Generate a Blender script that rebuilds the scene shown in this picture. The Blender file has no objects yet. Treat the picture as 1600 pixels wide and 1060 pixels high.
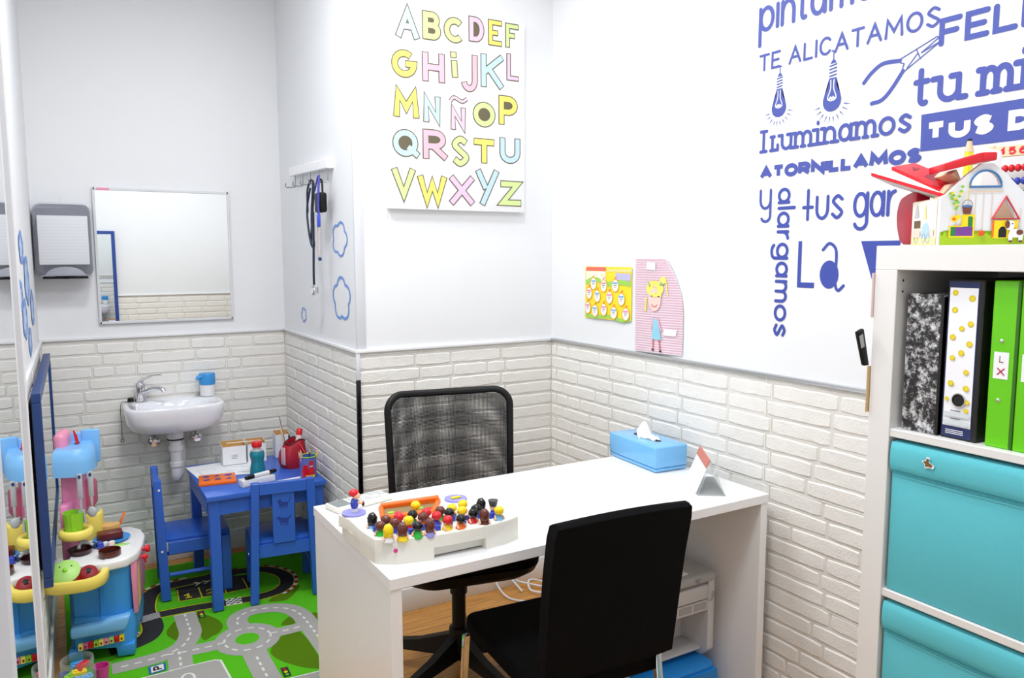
import bpy, bmesh, math, random
from mathutils import Vector, Matrix
PI = math.pi
SC = bpy.context.scene
COL = SC.collection

# ------------------------------------------------------------------ camera
cam_data = bpy.data.cameras.new('camera')
cam = bpy.data.objects.new('camera', cam_data)
COL.objects.link(cam)
YAW, PITCH, ROLL = .5332, .1086, -.0017
fw = Vector((math.sin(YAW) * math.cos(PITCH), math.cos(YAW) * math.cos(PITCH), -math.sin(PITCH)))
rt0 = Vector((math.cos(YAW), -math.sin(YAW), 0))
up0 = rt0.cross(fw)
rt = rt0 * math.cos(ROLL) + up0 * math.sin(ROLL)
up = up0 * math.cos(ROLL) - rt0 * math.sin(ROLL)
cam.matrix_world = Matrix(((rt.x, up.x, -fw.x, -1.9033), (rt.y, up.y, -fw.y, -2.8764), (rt.z, up.z, -fw.z, 1.4706), (0, 0, 0, 1)))
cam_data.sensor_width = 36
cam_data.lens = 1213.07 / 1600 * 36
cam_data.clip_start = .02
SC.camera = cam

# ------------------------------------------------------------------ world, exposure
world = bpy.data.worlds.new('world')
SC.world = world
world.use_nodes = True
world.node_tree.nodes['Background'].inputs[0].default_value = (.8, .85, .9, 1)
world.node_tree.nodes['Background'].inputs[1].default_value = .3
SC.view_settings.view_transform = 'Standard'
SC.view_settings.look = 'None'
SC.view_settings.exposure = -0.03
SC.view_settings.gamma = 1
SC.view_settings.use_curve_mapping = False

# room dimensions (metres)
XO, DA, XL, H, YF, ZC = -.900, 1.0933, -1.9685, 1.1024, -3.04, 2.80

# ------------------------------------------------------------------ lights (ceiling downlights)
LIGHT_SPOTS = [(-1.50, -.40, 15.5), (-.75, -.75, 10), (-1.40, -1.85, 14), (-.90, -2.10, 8)]
for lx, ly, lw in LIGHT_SPOTS:
    ld = bpy.data.lights.new('downlight', 'AREA')
    ld.shape = 'DISK'
    ld.size = .30
    ld.energy = lw
    ld.color = (.955, .98, 1.0)
    lo = bpy.data.objects.new('downlight', ld)
    lo.location = (lx, ly, ZC - .03)
    COL.objects.link(lo)


# ------------------------------------------------------------------ materials
def lin(c):
    return tuple((x / 12.92 if x <= .04045 else ((x + .055) / 1.055) ** 2.4) for x in (v / 255 for v in c))


MATS = {}


def mat(name, rgb, rough=.5, metal=0., bump=0., bscale=200., spec=.5, trans=0., alpha=1., coat=0., var=.03, vscale=8.):
    if name in MATS:
        return MATS[name]
    m = bpy.data.materials.new(name)
    m.use_nodes = True
    nt = m.node_tree
    b = nt.nodes['Principled BSDF']
    c = lin(rgb)
    b.inputs['Roughness'].default_value = rough
    b.inputs['Metallic'].default_value = metal
    b.inputs['Specular IOR Level'].default_value = spec
    b.inputs['Transmission Weight'].default_value = trans
    b.inputs['Alpha'].default_value = alpha
    b.inputs['Coat Weight'].default_value = coat
    tc = nt.nodes.new('ShaderNodeTexCoord')
    if var > 0:
        n = nt.nodes.new('ShaderNodeTexNoise')
        n.inputs['Scale'].default_value = vscale
        n.inputs['Detail'].default_value = 4
        nt.links.new(tc.outputs['Object'], n.inputs['Vector'])
        r = nt.nodes.new('ShaderNodeMix')
        r.data_type = 'RGBA'
        r.inputs[6].default_value = (*[x * (1 - var) for x in c], 1)
        r.inputs[7].default_value = (*[min(1, x * (1 + var)) for x in c], 1)
        nt.links.new(n.outputs['Fac'], r.inputs[0])
        nt.links.new(r.outputs[2], b.inputs['Base Color'])
    else:
        b.inputs['Base Color'].default_value = (*c, 1)
    if bump > 0:
        n2 = nt.nodes.new('ShaderNodeTexNoise')
        n2.inputs['Scale'].default_value = bscale
        n2.inputs['Detail'].default_value = 5
        nt.links.new(tc.outputs['Object'], n2.inputs['Vector'])
        bp = nt.nodes.new('ShaderNodeBump')
        bp.inputs['Strength'].default_value = bump
        bp.inputs['Distance'].default_value = .004
        nt.links.new(n2.outputs['Fac'], bp.inputs['Height'])
        nt.links.new(bp.outputs['Normal'], b.inputs['Normal'])
    MATS[name] = m
    return m


PLASTER = mat('plaster', (238, 239, 241), .8, bump=.05, bscale=60, var=.01)
CEIL = mat('ceiling_paint', (240, 240, 240), .9)
BRICK = mat('brick_white', (241, 239, 234), .8, bump=.42, bscale=170, var=.05, vscale=25)
GROUT = mat('grout', (228, 225, 219), .9, bump=.15, bscale=150)
SEAM = mat('grout_seam', (246, 244, 236), .8)
WHITE = mat('white_laminate', (247, 247, 248), .32, var=.01)
WHITEG = mat('white_gloss', (240, 240, 242), .12, var=.0, coat=.3)
OFFW = mat('cream_plastic', (238, 236, 226), .35, var=.01)
SHELFW = mat('shelf_white', (234, 233, 231), .4, var=.01)
CERAMIC = mat('ceramic', (240, 241, 246), .06, var=0, coat=.5)
CHROME = mat('chrome', (225, 225, 228), .08, 1., var=0)
STEEL = mat('brushed_metal', (170, 172, 176), .3, 1.)
DKMETAL = mat('dark_metal', (60, 60, 64), .25, 1.)
MIRROR = mat('mirror_silver', (242, 245, 245), .0, 1., var=0)
ALU = mat('aluminium_white', (232, 232, 236), .3)
KBLUE = mat('blue_paint', (46, 102, 204), .32, var=.04, vscale=12)
KBLUE_D = mat('blue_paint_recess_shade', (30, 62, 150), .5)  # darker copy of the blue paint: shade inside the carved animals
NAVY = mat('navy_frame', (28, 62, 122), .4)
BLACK = mat('black_fabric', (8, 8, 10), .9, bump=.3, bscale=500, spec=.12)
BLACKP = mat('black_plastic', (11, 11, 13), .45, spec=.3)
BLACKG = mat('black_gloss', (14, 14, 16), .15)
TEAL = mat('teal_fabric', (96, 198, 211), .85, bump=.15, bscale=700, var=.05, vscale=6)
TEALD = mat('teal_stitch', (40, 140, 158), .9)
GREENB = mat('green_binder', (104, 204, 8), .3)
GREEND = mat('green_binder_fold', (48, 110, 12), .4)
LBLUE = mat('light_blue_plastic', (120, 190, 242), .22, coat=.3, var=.01)
PINK = mat('pink_plastic', (240, 150, 182), .35, var=.02)
PINKD = mat('pink_dark_plastic', (205, 105, 160), .4)
KB = mat('toy_blue', (62, 158, 236), .35, var=.02)
KBL = mat('toy_sky_blue', (128, 194, 250), .3, var=.02)
YEL = mat('toy_yellow', (252, 232, 110), .35, var=.02)
WHT = mat('toy_white', (242, 242, 242), .3, var=.01)
REDP = mat('red_plastic', (222, 26, 40), .25)
REDD = mat('dark_red', (150, 16, 30), .4)
LIME = mat('lime_plastic', (150, 220, 50), .3)
LGREEN = mat('soft_green', (176, 226, 120), .4)
GREYP = mat('grey_plastic', (186, 190, 196), .35)
ORANGE = mat('orange_plastic', (246, 112, 16), .35)
BROWN = mat('brown_plastic', (96, 34, 24), .25)
CHOC = mat('chocolate', (104, 28, 24), .3)
TAN = mat('bread_tan', (226, 178, 110), .7, bump=.3, bscale=120, var=.15, vscale=60)
PAPER = mat('paper', (244, 245, 248), .7, var=.01)
PAPERP = mat('pale_pink_paper', (250, 226, 222), .7)
INK = mat('ink_grey', (120, 124, 130), .7)
INKB = mat('ink_black', (20, 20, 22), .6)
CARD = mat('cardboard', (206, 160, 100), .8)
DECAL = mat('vinyl_blue', (70, 84, 168), .5, var=0)
DECAL2 = mat('vinyl_deep_blue', (62, 78, 168), .5, var=0)
WVINYL = mat('vinyl_white', (246, 247, 252), .5, var=0)
CLOUD = mat('cloud_blue', (112, 156, 228), .5, var=.15, vscale=30)
CLOUDL = mat('cloud_pale', (176, 204, 246), .5)
MAGENTA = mat('magenta_plastic', (214, 60, 150), .3)
PURPLE = mat('purple_plastic', (120, 60, 150), .35)
LAV = mat('lavender_plastic', (150, 150, 226), .35)
YELP = mat('yellow_plastic', (255, 222, 16), .3)
SKIN = mat('toy_skin', (244, 196, 160), .4)
HBLK = mat('toy_hair_black', (14, 14, 16), .12)
HBRN = mat('toy_hair_brown', (104, 48, 38), .18)
HYEL = mat('toy_hair_yellow', (255, 220, 10), .2)
HRED = mat('toy_hair_red', (222, 28, 44), .2)
BLUEP = mat('peg_blue', (52, 72, 190), .3)
WOODL = mat('pale_wood', (236, 204, 168), .5, bump=.1, bscale=60, var=.08, vscale=14)
PANELW = mat('painted_panel', (236, 236, 238), .4)
GRASS = mat('painted_grass', (170, 205, 20), .4)
GREENL = mat('painted_leaf', (140, 204, 60), .4)
SUNY = mat('sun_yellow', (244, 222, 40), .5)
DISPG = mat('dispenser_grey', (150, 152, 164), .3)
LIQ = mat('teal_liquid', (10, 132, 150), .15, spec=.5, coat=.4)
PRN = mat('printer_grey', (206, 206, 206), .4, var=.01)
PRN2 = mat('printer_vent', (170, 170, 170), .5)
CABLE = mat('white_cable', (235, 235, 235), .4)
PVC = mat('white_pvc', (232, 232, 234), .3)


def glass_mat(name, rgb, fac, rough=.05):
    m = bpy.data.materials.new(name)
    m.use_nodes = True
    nt = m.node_tree
    b = nt.nodes['Principled BSDF']
    b.inputs['Base Color'].default_value = (*lin(rgb), 1)
    b.inputs['Roughness'].default_value = rough
    tr = nt.nodes.new('ShaderNodeBsdfTransparent')
    mx = nt.nodes.new('ShaderNodeMixShader')
    lw = nt.nodes.new('ShaderNodeLayerWeight')
    lw.inputs[0].default_value = .35
    ad = nt.nodes.new('ShaderNodeMath')
    ad.operation = 'ADD'
    ad.use_clamp = True
    ad.inputs[1].default_value = fac
    ml = nt.nodes.new('ShaderNodeMath')
    ml.operation = 'MULTIPLY'
    ml.inputs[1].default_value = .3
    nt.links.new(lw.outputs['Facing'], ml.inputs[0])
    nt.links.new(ml.outputs[0], ad.inputs[0])
    nt.links.new(ad.outputs[0], mx.inputs[0])
    nt.links.new(tr.outputs[0], mx.inputs[1])
    nt.links.new(b.outputs[0], mx.inputs[2])
    nt.links.new(mx.outputs[0], nt.nodes['Material Output'].inputs[0])
    return m


SMOKE = glass_mat('smoky_clear_plastic', (205, 207, 218), .16)
CLEAR = glass_mat('clear_plastic', (215, 225, 225), .015)
FROST = glass_mat('frosted_plastic', (214, 206, 204), .6, .3)


def mesh_fabric():
    m = bpy.data.materials.new('black_mesh_fabric')
    m.use_nodes = True
    nt = m.node_tree
    b = nt.nodes['Principled BSDF']
    b.inputs['Base Color'].default_value = (.006, .006, .008, 1)
    b.inputs['Roughness'].default_value = .6
    tc = nt.nodes.new('ShaderNodeTexCoord')
    mp = nt.nodes.new('ShaderNodeMapping')
    mp.inputs['Rotation'].default_value = (0, 0, 0)
    nt.links.new(tc.outputs['UV'], mp.inputs['Vector'])
    w = []
    for d in ('X', 'Y'):
        wv = nt.nodes.new('ShaderNodeTexWave')
        wv.bands_direction = d
        wv.inputs['Scale'].default_value = 1 / .0046 / 20 * 2 * PI
        nt.links.new(mp.outputs[0], wv.inputs['Vector'])
        g = nt.nodes.new('ShaderNodeMath')
        g.operation = 'GREATER_THAN'
        g.inputs[1].default_value = .28
        nt.links.new(wv.outputs['Fac'], g.inputs[0])
        w.append(g)
    mul = nt.nodes.new('ShaderNodeMath')
    mul.operation = 'MULTIPLY'
    nt.links.new(w[0].outputs[0], mul.inputs[0])
    nt.links.new(w[1].outputs[0], mul.inputs[1])
    tr = nt.nodes.new('ShaderNodeBsdfTransparent')
    mx = nt.nodes.new('ShaderNodeMixShader')
    nt.links.new(mul.outputs[0], mx.inputs[0])
    nt.links.new(b.outputs[0], mx.inputs[1])
    nt.links.new(tr.outputs[0], mx.inputs[2])
    nt.links.new(mx.outputs[0], nt.nodes['Material Output'].inputs[0])
    return m


MESHF = mesh_fabric()


def wood_floor():
    m = bpy.data.materials.new('bamboo_floor')
    m.use_nodes = True
    nt = m.node_tree
    b = nt.nodes['Principled BSDF']
    b.inputs['Roughness'].default_value = .35
    tc = nt.nodes.new('ShaderNodeTexCoord')
    br = nt.nodes.new('ShaderNodeTexBrick')
    br.inputs['Scale'].default_value = 1
    br.inputs['Brick Width'].default_value = 1.2
    br.inputs['Row Height'].default_value = .19
    br.inputs['Mortar Size'].default_value = .0012
    br.inputs['Color1'].default_value = (*lin((228, 172, 98)), 1)
    br.inputs['Color2'].default_value = (*lin((208, 150, 80)), 1)
    br.inputs['Mortar'].default_value = (*lin((110, 68, 30)), 1)
    nt.links.new(tc.outputs['Object'], br.inputs['Vector'])
    mp = nt.nodes.new('ShaderNodeMapping')
    mp.inputs['Scale'].default_value = (2, 45, 1)
    nt.links.new(tc.outputs['Object'], mp.inputs['Vector'])
    n = nt.nodes.new('ShaderNodeTexNoise')
    n.inputs['Scale'].default_value = 3
    n.inputs['Detail'].default_value = 6
    n.inputs['Distortion'].default_value = .4
    nt.links.new(mp.outputs[0], n.inputs['Vector'])
    cr = nt.nodes.new('ShaderNodeValToRGB')
    cr.color_ramp.elements[0].position = .3
    cr.color_ramp.elements[0].color = (.62, .55, .45, 1)
    cr.color_ramp.elements[1].position = .7
    cr.color_ramp.elements[1].color = (1.15, 1.12, 1.05, 1)
    nt.links.new(n.outputs['Fac'], cr.inputs[0])
    mx = nt.nodes.new('ShaderNodeMix')
    mx.data_type = 'RGBA'
    mx.blend_type = 'MULTIPLY'
    mx.inputs[0].default_value = 1
    nt.links.new(br.outputs['Color'], mx.inputs[6])
    nt.links.new(cr.outputs[0], mx.inputs[7])
    nt.links.new(mx.outputs[2], b.inputs['Base Color'])
    return m


FLOORM = wood_floor()


def marble_mat():
    m = bpy.data.materials.new('marbled_black_paper')
    m.use_nodes = True
    nt = m.node_tree
    b = nt.nodes['Principled BSDF']
    b.inputs['Roughness'].default_value = .4
    tc = nt.nodes.new('ShaderNodeTexCoord')
    n = nt.nodes.new('ShaderNodeTexNoise')
    n.inputs['Scale'].default_value = 42
    n.inputs['Detail'].default_value = 12
    n.inputs['Roughness'].default_value = .82
    n.inputs['Distortion'].default_value = .15
    nt.links.new(tc.outputs['Object'], n.inputs['Vector'])
    cr = nt.nodes.new('ShaderNodeValToRGB')
    cr.color_ramp.elements[0].position = .485
    cr.color_ramp.elements[0].color = (.012, .012, .013, 1)
    cr.color_ramp.elements[1].position = .60
    cr.color_ramp.elements[1].color = (.8, .8, .82, 1)
    nt.links.new(n.outputs['Fac'], cr.inputs[0])
    nt.links.new(cr.outputs[0], b.inputs['Base Color'])
    return m


MARBLE = marble_mat()


def rug_mat(name, rgb, sc=900):
    return mat(name, rgb, .95, bump=.5, bscale=sc, spec=.1, var=.16, vscale=260)


RG = rug_mat('rug_green', (92, 196, 34))
RDG = rug_mat('rug_dark_green', (88, 128, 16))
RROAD = rug_mat('rug_grey', (178, 176, 172))
RBLK = rug_mat('rug_charcoal', (56, 56, 60))
RWH = rug_mat('rug_white', (236, 236, 230))
RYE = rug_mat('rug_yellow', (226, 214, 30))
RRE = rug_mat('rug_red', (176, 40, 40))
RBL = rug_mat('rug_blue', (50, 110, 180))


# ------------------------------------------------------------------ mesh builder
class MB:
    def __init__(s):
        s.v, s.f, s.mi, s.uv = [], [], [], {}
        s.T = Matrix.Identity(4)
        s.m = 0
        s.lift, s.n = None, 0

    def lifted(s, d):
        """flat overlapping shapes: every shape lies a hair above the one before"""
        s.lift = Vector(d)
        return s

    def add(s, vs, fs):
        o = len(s.v)
        if s.lift:
            k = s.lift * s.n
            s.n += 1
            s.v += [tuple(s.T @ Vector(p) + k) for p in vs]
        else:
            s.v += [tuple(s.T @ Vector(p)) for p in vs]
        for q in fs:
            s.f.append(tuple(i + o for i in q))
            s.mi.append(s.m)
        return s

    def frombm(s, bm):
        bm.verts.index_update()
        s.add([tuple(v.co) for v in bm.verts], [tuple(v.index for v in f.verts) for f in bm.faces])
        bm.free()
        return s

    def box(s, lo, hi, bev=0., seg=2):
        lo, hi = [min(a, b) for a, b in zip(lo, hi)], [max(a, b) for a, b in zip(lo, hi)]
        x0, y0, z0 = lo
        x1, y1, z1 = hi
        vs = [(x0, y0, z0), (x1, y0, z0), (x1, y1, z0), (x0, y1, z0), (x0, y0, z1), (x1, y0, z1), (x1, y1, z1), (x0, y1, z1)]
        fs = [(0, 3, 2, 1), (4, 5, 6, 7), (0, 1, 5, 4), (1, 2, 6, 5), (2, 3, 7, 6), (3, 0, 4, 7)]
        if bev <= 0:
            return s.add(vs, fs)
        bm = bmesh.new()
        bv = [bm.verts.new(p) for p in vs]
        for f in fs:
            bm.faces.new([bv[i] for i in f])
        bmesh.ops.bevel(bm, geom=bm.edges[:], offset=bev, segments=seg, profile=.5, affect='EDGES')
        return s.frombm(bm)

    def hexa(s, bot, top, bev=0., seg=2):
        """bot/top: 4 points each, same order (counter clockwise from above)"""
        fs = [(3, 2, 1, 0), (4, 5, 6, 7), (0, 1, 5, 4), (1, 2, 6, 5), (2, 3, 7, 6), (3, 0, 4, 7)]
        if bev <= 0:
            return s.add(list(bot) + list(top), fs)
        bm = bmesh.new()
        bv = [bm.verts.new(p) for p in list(bot) + list(top)]
        for f in fs:
            bm.faces.new([bv[i] for i in f])
        bmesh.ops.bevel(bm, geom=bm.edges[:], offset=bev, segments=seg, profile=.5, affect='EDGES')
        return s.frombm(bm)

    def prism(s, poly, z0, z1, bev=0., seg=2, ax='z'):
        """poly 2d (counter clockwise), extruded along ax"""
        def P(p, z):
            if ax == 'z': return (p[0], p[1], z)
            if ax == 'y': return (p[0], z, p[1])
            return (z, p[0], p[1])
        n = len(poly)
        bm = bmesh.new()
        a = [bm.verts.new(P(p, z0)) for p in poly]
        b = [bm.verts.new(P(p, z1)) for p in poly]
        bm.faces.new(a[::-1])
        bm.faces.new(b)
        for i in range(n):
            bm.faces.new((a[i], a[(i + 1) % n], b[(i + 1) % n], b[i]))
        bmesh.ops.recalc_face_normals(bm, faces=bm.faces[:])
        if bev > 0:
            caps = [e for e in bm.edges if len(e.link_faces) == 2 and e.calc_face_angle(0) > .6]
            bmesh.ops.bevel(bm, geom=caps, offset=bev, segments=seg, profile=.5, affect='EDGES')
        return s.frombm(bm)

    def loft(s, rings, cap0=True, cap1=True, closed=True):
        n = len(rings[0])
        vs = [p for r in rings for p in r]
        fs = []
        for k in range(len(rings) - 1):
            for i in range(n if closed else n - 1):
                j = (i + 1) % n
                fs.append((k * n + i, k * n + j, (k + 1) * n + j, (k + 1) * n + i))
        if cap0: fs.append(tuple(range(n - 1, -1, -1)))
        if cap1: fs.append(tuple((len(rings) - 1) * n + i for i in range(n)))
        return s.add(vs, fs)

    def lathe(s, prof, c=(0, 0, 0), seg=24, ax='z', cap0=True, cap1=True):
        rings = []
        for r, z in prof:
            ring = []
            for i in range(seg):
                t = 2 * PI * i / seg
                p = (r * math.cos(t), r * math.sin(t), z)
                if ax == 'x': p = (p[2], p[0], p[1])
                if ax == 'y': p = (p[1], p[2], p[0])
                ring.append((p[0] + c[0], p[1] + c[1], p[2] + c[2]))
            rings.append(ring)
        return s.loft(rings, cap0, cap1)

    def cyl(s, a, b, r, r2=None, seg=16):
        return s.tube([a, b], r, seg, r2=r2)

    def tube(s, path, r, seg=10, closed=False, r2=None, caps=True, flat=1.):
        P = [Vector(p) for p in path]
        n = len(P)
        tang = []
        for i in range(n):
            if closed:
                t = P[(i + 1) % n] - P[i - 1]
            else:
                t = P[min(i + 1, n - 1)] - P[max(i - 1, 0)]
            tang.append(t.normalized())
        t0 = tang[0]
        u = t0.orthogonal().normalized() if abs(t0.z) > .9 else Vector((0, 0, 1)).cross(t0).normalized()
        rings = []
        for i in range(n):
            t = tang[i]
            u = (u - t * u.dot(t)).normalized()
            w = t.cross(u)
            rr = r if r2 is None else r + (r2 - r) * i / max(1, n - 1)
            if not isinstance(r, (int, float)): rr = r[i]
            rings.append([tuple(P[i] + u * (rr * math.cos(2 * PI * k / seg)) + w * (rr * flat * math.sin(2 * PI * k / seg))) for k in range(seg)])
        if closed:
            rings.append(rings[0])
            return s.loft(rings, False, False)
        return s.loft(rings, caps, caps)

    def ball(s, c, r, seg=16, rings=10):
        if isinstance(r, (int, float)): r = (r, r, r)
        vs = [(c[0], c[1], c[2] - r[2])]
        fs = []
        for k in range(1, rings):
            a = -PI / 2 + PI * k / rings
            for i in range(seg):
                t = 2 * PI * i / seg
                vs.append((c[0] + r[0] * math.cos(a) * math.cos(t), c[1] + r[1] * math.cos(a) * math.sin(t), c[2] + r[2] * math.sin(a)))
        vs.append((c[0], c[1], c[2] + r[2]))
        L = len(vs) - 1
        for i in range(seg):
            j = (i + 1) % seg
            fs.append((0, 1 + j, 1 + i))
            fs.append((L, 1 + (rings - 2) * seg + i, 1 + (rings - 2) * seg + j))
            for k in range(rings - 2):
                fs.append((1 + k * seg + i, 1 + k * seg + j, 1 + (k + 1) * seg + j, 1 + (k + 1) * seg + i))
        return s.add(vs, fs)

    def poly(s, pts):
        return s.add(pts, [tuple(range(len(pts)))])

    def poly2(s, pts, fn):
        """possibly concave flat polygon, triangulated; fn maps (u,v) to 3d"""
        bm = bmesh.new()
        vs = [bm.verts.new((p[0], p[1], 0)) for p in pts]
        f = bm.faces.new(vs)
        bmesh.ops.triangulate(bm, faces=[f], ngon_method='EAR_CLIP')
        bm.verts.index_update()
        s.add([fn(v.co.x, v.co.y) for v in bm.verts], [tuple(v.index for v in q.verts) for q in bm.faces])
        bm.free()
        return s

    def sheet(s, fn, nu, nv, uvs=None):
        o = len(s.v)
        vs = [fn(i / nu, j / nv) for j in range(nv + 1) for i in range(nu + 1)]
        fs = [(j * (nu + 1) + i, j * (nu + 1) + i + 1, (j + 1) * (nu + 1) + i + 1, (j + 1) * (nu + 1) + i) for j in range(nv) for i in range(nu)]
        if uvs:
            for j in range(nv + 1):
                for i in range(nu + 1):
                    s.uv[o + j * (nu + 1) + i] = (uvs[0] * i / nu, uvs[1] * j / nv)
        return s.add(vs, fs)

    def ribbon(s, pts, w, fn, closed=False, rnd=True, n=10):
        """flat stroke of width w along 2d points"""
        P = [Vector((p[0], p[1])) for p in pts]
        if closed and (P[0] - P[-1]).length < 1e-6: P = P[:-1]
        k = len(P)
        L, R = [], []
        for i in range(k):
            if closed:
                a, b, c = P[i - 1], P[i], P[(i + 1) % k]
            else:
                a, b, c = P[max(i - 1, 0)], P[i], P[min(i + 1, k - 1)]
            d1 = (b - a).normalized() if (b - a).length > 1e-9 else (c - b).normalized()
            d2 = (c - b).normalized() if (c - b).length > 1e-9 else d1
            n1, n2 = Vector((-d1.y, d1.x)), Vector((-d2.y, d2.x))
            m = (n1 + n2)
            if m.length < 1e-6: m = n1
            m.normalize()
            q = max(m.dot(n1), .42)
            L.append(b + m * (w / 2 / q))
            R.append(b - m * (w / 2 / q))
        vs = [fn(p.x, p.y) for p in L] + [fn(p.x, p.y) for p in R]
        fs = [(i, k + i, k + (i + 1) % k, (i + 1) % k) for i in range(k if closed else k - 1)]
        if rnd and not closed:
            for e, q, i0, i1 in ((P[0], P[1], k, 0), (P[-1], P[-2], k - 1, 2 * k - 1)):
                d = (e - q).normalized()
                a0 = math.atan2(d.y, d.x)
                ring = [len(vs) + i for i in range(n - 1)]
                sg = -PI / 2
                vs += [fn(e.x + w / 2 * math.cos(a0 + sg + PI * (i + 1) / n), e.y + w / 2 * math.sin(a0 + sg + PI * (i + 1) / n)) for i in range(n - 1)]
                fs.append((i1,) + tuple(ring) + (i0,) if e == P[-1] and e != P[0] else (i0, *ring[::-1], i1)[::-1])
        if s.lift:
            # later parts of one stroke lie a hair above earlier ones where it crosses itself
            kk = len(P)
            ex = s.lift * .9
            idx = [i / kk for i in range(kk)] * 2
            idx += [0.] * ((len(vs) - 2 * kk) // 2) + [1.] * ((len(vs) - 2 * kk) // 2)
            vs = [tuple(Vector(p) + ex * q) for p, q in zip(vs, idx)]
        return s.add(vs, fs)

    def build(s, name, mats, parent=None, loc=None, rz=0., ang=35, smooth=True):
        me = bpy.data.meshes.new(name)
        me.from_pydata(s.v, [], s.f)
        if not isinstance(mats, (list, tuple)): mats = [mats]
        for m in mats: me.materials.append(m)
        for p, i in zip(me.polygons, s.mi):
            p.material_index = i
            p.use_smooth = smooth
        if s.uv:
            ul = me.uv_layers.new(name='UVMap')
            for lp in me.loops:
                ul.data[lp.index].uv = s.uv.get(lp.vertex_index, (0, 0))
        if smooth: me.set_sharp_from_angle(angle=math.radians(ang))
        me.update()
        o = bpy.data.objects.new(name, me)
        COL.objects.link(o)
        if parent is not None: o.parent = parent
        if loc is not None: o.location = loc
        if rz: o.rotation_euler = (0, 0, rz)
        return o


def thing(name, label, cat, loc=(0, 0, 0), rz=0., group=None, kind=None):
    o = bpy.data.objects.new(name, None)
    o.empty_display_size = .05
    COL.objects.link(o)
    o.location = loc
    o.rotation_euler = (0, 0, rz)
    return tag(o, label, cat, group, kind)


def tag(o, label, cat, group=None, kind=None):
    o['label'] = label
    o['category'] = cat
    if group: o['group'] = group
    if kind: o['kind'] = kind
    return o


def struct(o, kind='structure'):
    o['kind'] = kind
    return o


def copy_thing(src, loc, rz, label, group=None):
    r = src.copy()
    COL.objects.link(r)
    r.location = loc
    r.rotation_euler = (0, 0, rz)
    r['label'] = label
    if group: r['group'] = group
    for ch in list(src.children):
        c = ch.copy()
        COL.objects.link(c)
        c.parent = r
        for g in list(ch.children):
            d = g.copy()
            COL.objects.link(d)
            d.parent = c
    return r


def arc(cx, cy, rx, ry, a0, a1, n=12):
    return [(cx + rx * math.cos(math.radians(a0 + (a1 - a0) * i / n)), cy + ry * math.sin(math.radians(a0 + (a1 - a0) * i / n))) for i in range(n + 1)]


def ell(cx, cy, rx, ry, n=24):
    return [(cx + rx * math.cos(2 * PI * i / n), cy + ry * math.sin(2 * PI * i / n)) for i in range(n)]


def sellip(cx, cy, rx, ry, p, n=40):
    out = []
    for i in range(n):
        t = 2 * PI * i / n
        c, q = math.cos(t), math.sin(t)
        out.append((cx + rx * math.copysign(abs(c) ** (2 / p), c), cy + ry * math.copysign(abs(q) ** (2 / p), q)))
    return out


def rrect(x0, y0, x1, y1, r, n=5):
    return arc(x1 - r, y0 + r, r, r, -90, 0, n) + arc(x1 - r, y1 - r, r, r, 0, 90, n) + arc(x0 + r, y1 - r, r, r, 90, 180, n) + arc(x0 + r, y0 + r, r, r, 180, 270, n)


def spline(pts, n=8, closed=False):
    """Catmull-Rom through points (2d or 3d)"""
    P = [Vector(p) for p in pts]
    k = len(P)
    out = []
    rng = range(k if closed else k - 1)
    for i in rng:
        p0 = P[(i - 1) % k] if closed or i > 0 else P[0] * 2 - P[1]
        p1, p2 = P[i], P[(i + 1) % k]
        p3 = P[(i + 2) % k] if closed or i + 2 < k else P[-1] * 2 - P[-2]
        for j in range(n):
            t = j / n
            out.append(tuple(.5 * ((2 * p1) + (p2 - p0) * t + (2 * p0 - 5 * p1 + 4 * p2 - p3) * t * t + (3 * p1 - p0 - 3 * p2 + p3) * t ** 3)))
    if not closed: out.append(tuple(P[-1]))
    return out

# ------------------------------------------------------------------ setting: floor, ceiling, walls
struct(MB().box((XL - .25, YF - .1, -.1), (.1, DA + .1, 0)).build('floor', FLOORM))
struct(MB().box((XL - .25, YF - .1, ZC), (.1, DA + .1, ZC + .1)).build('ceiling', CEIL))


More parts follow.
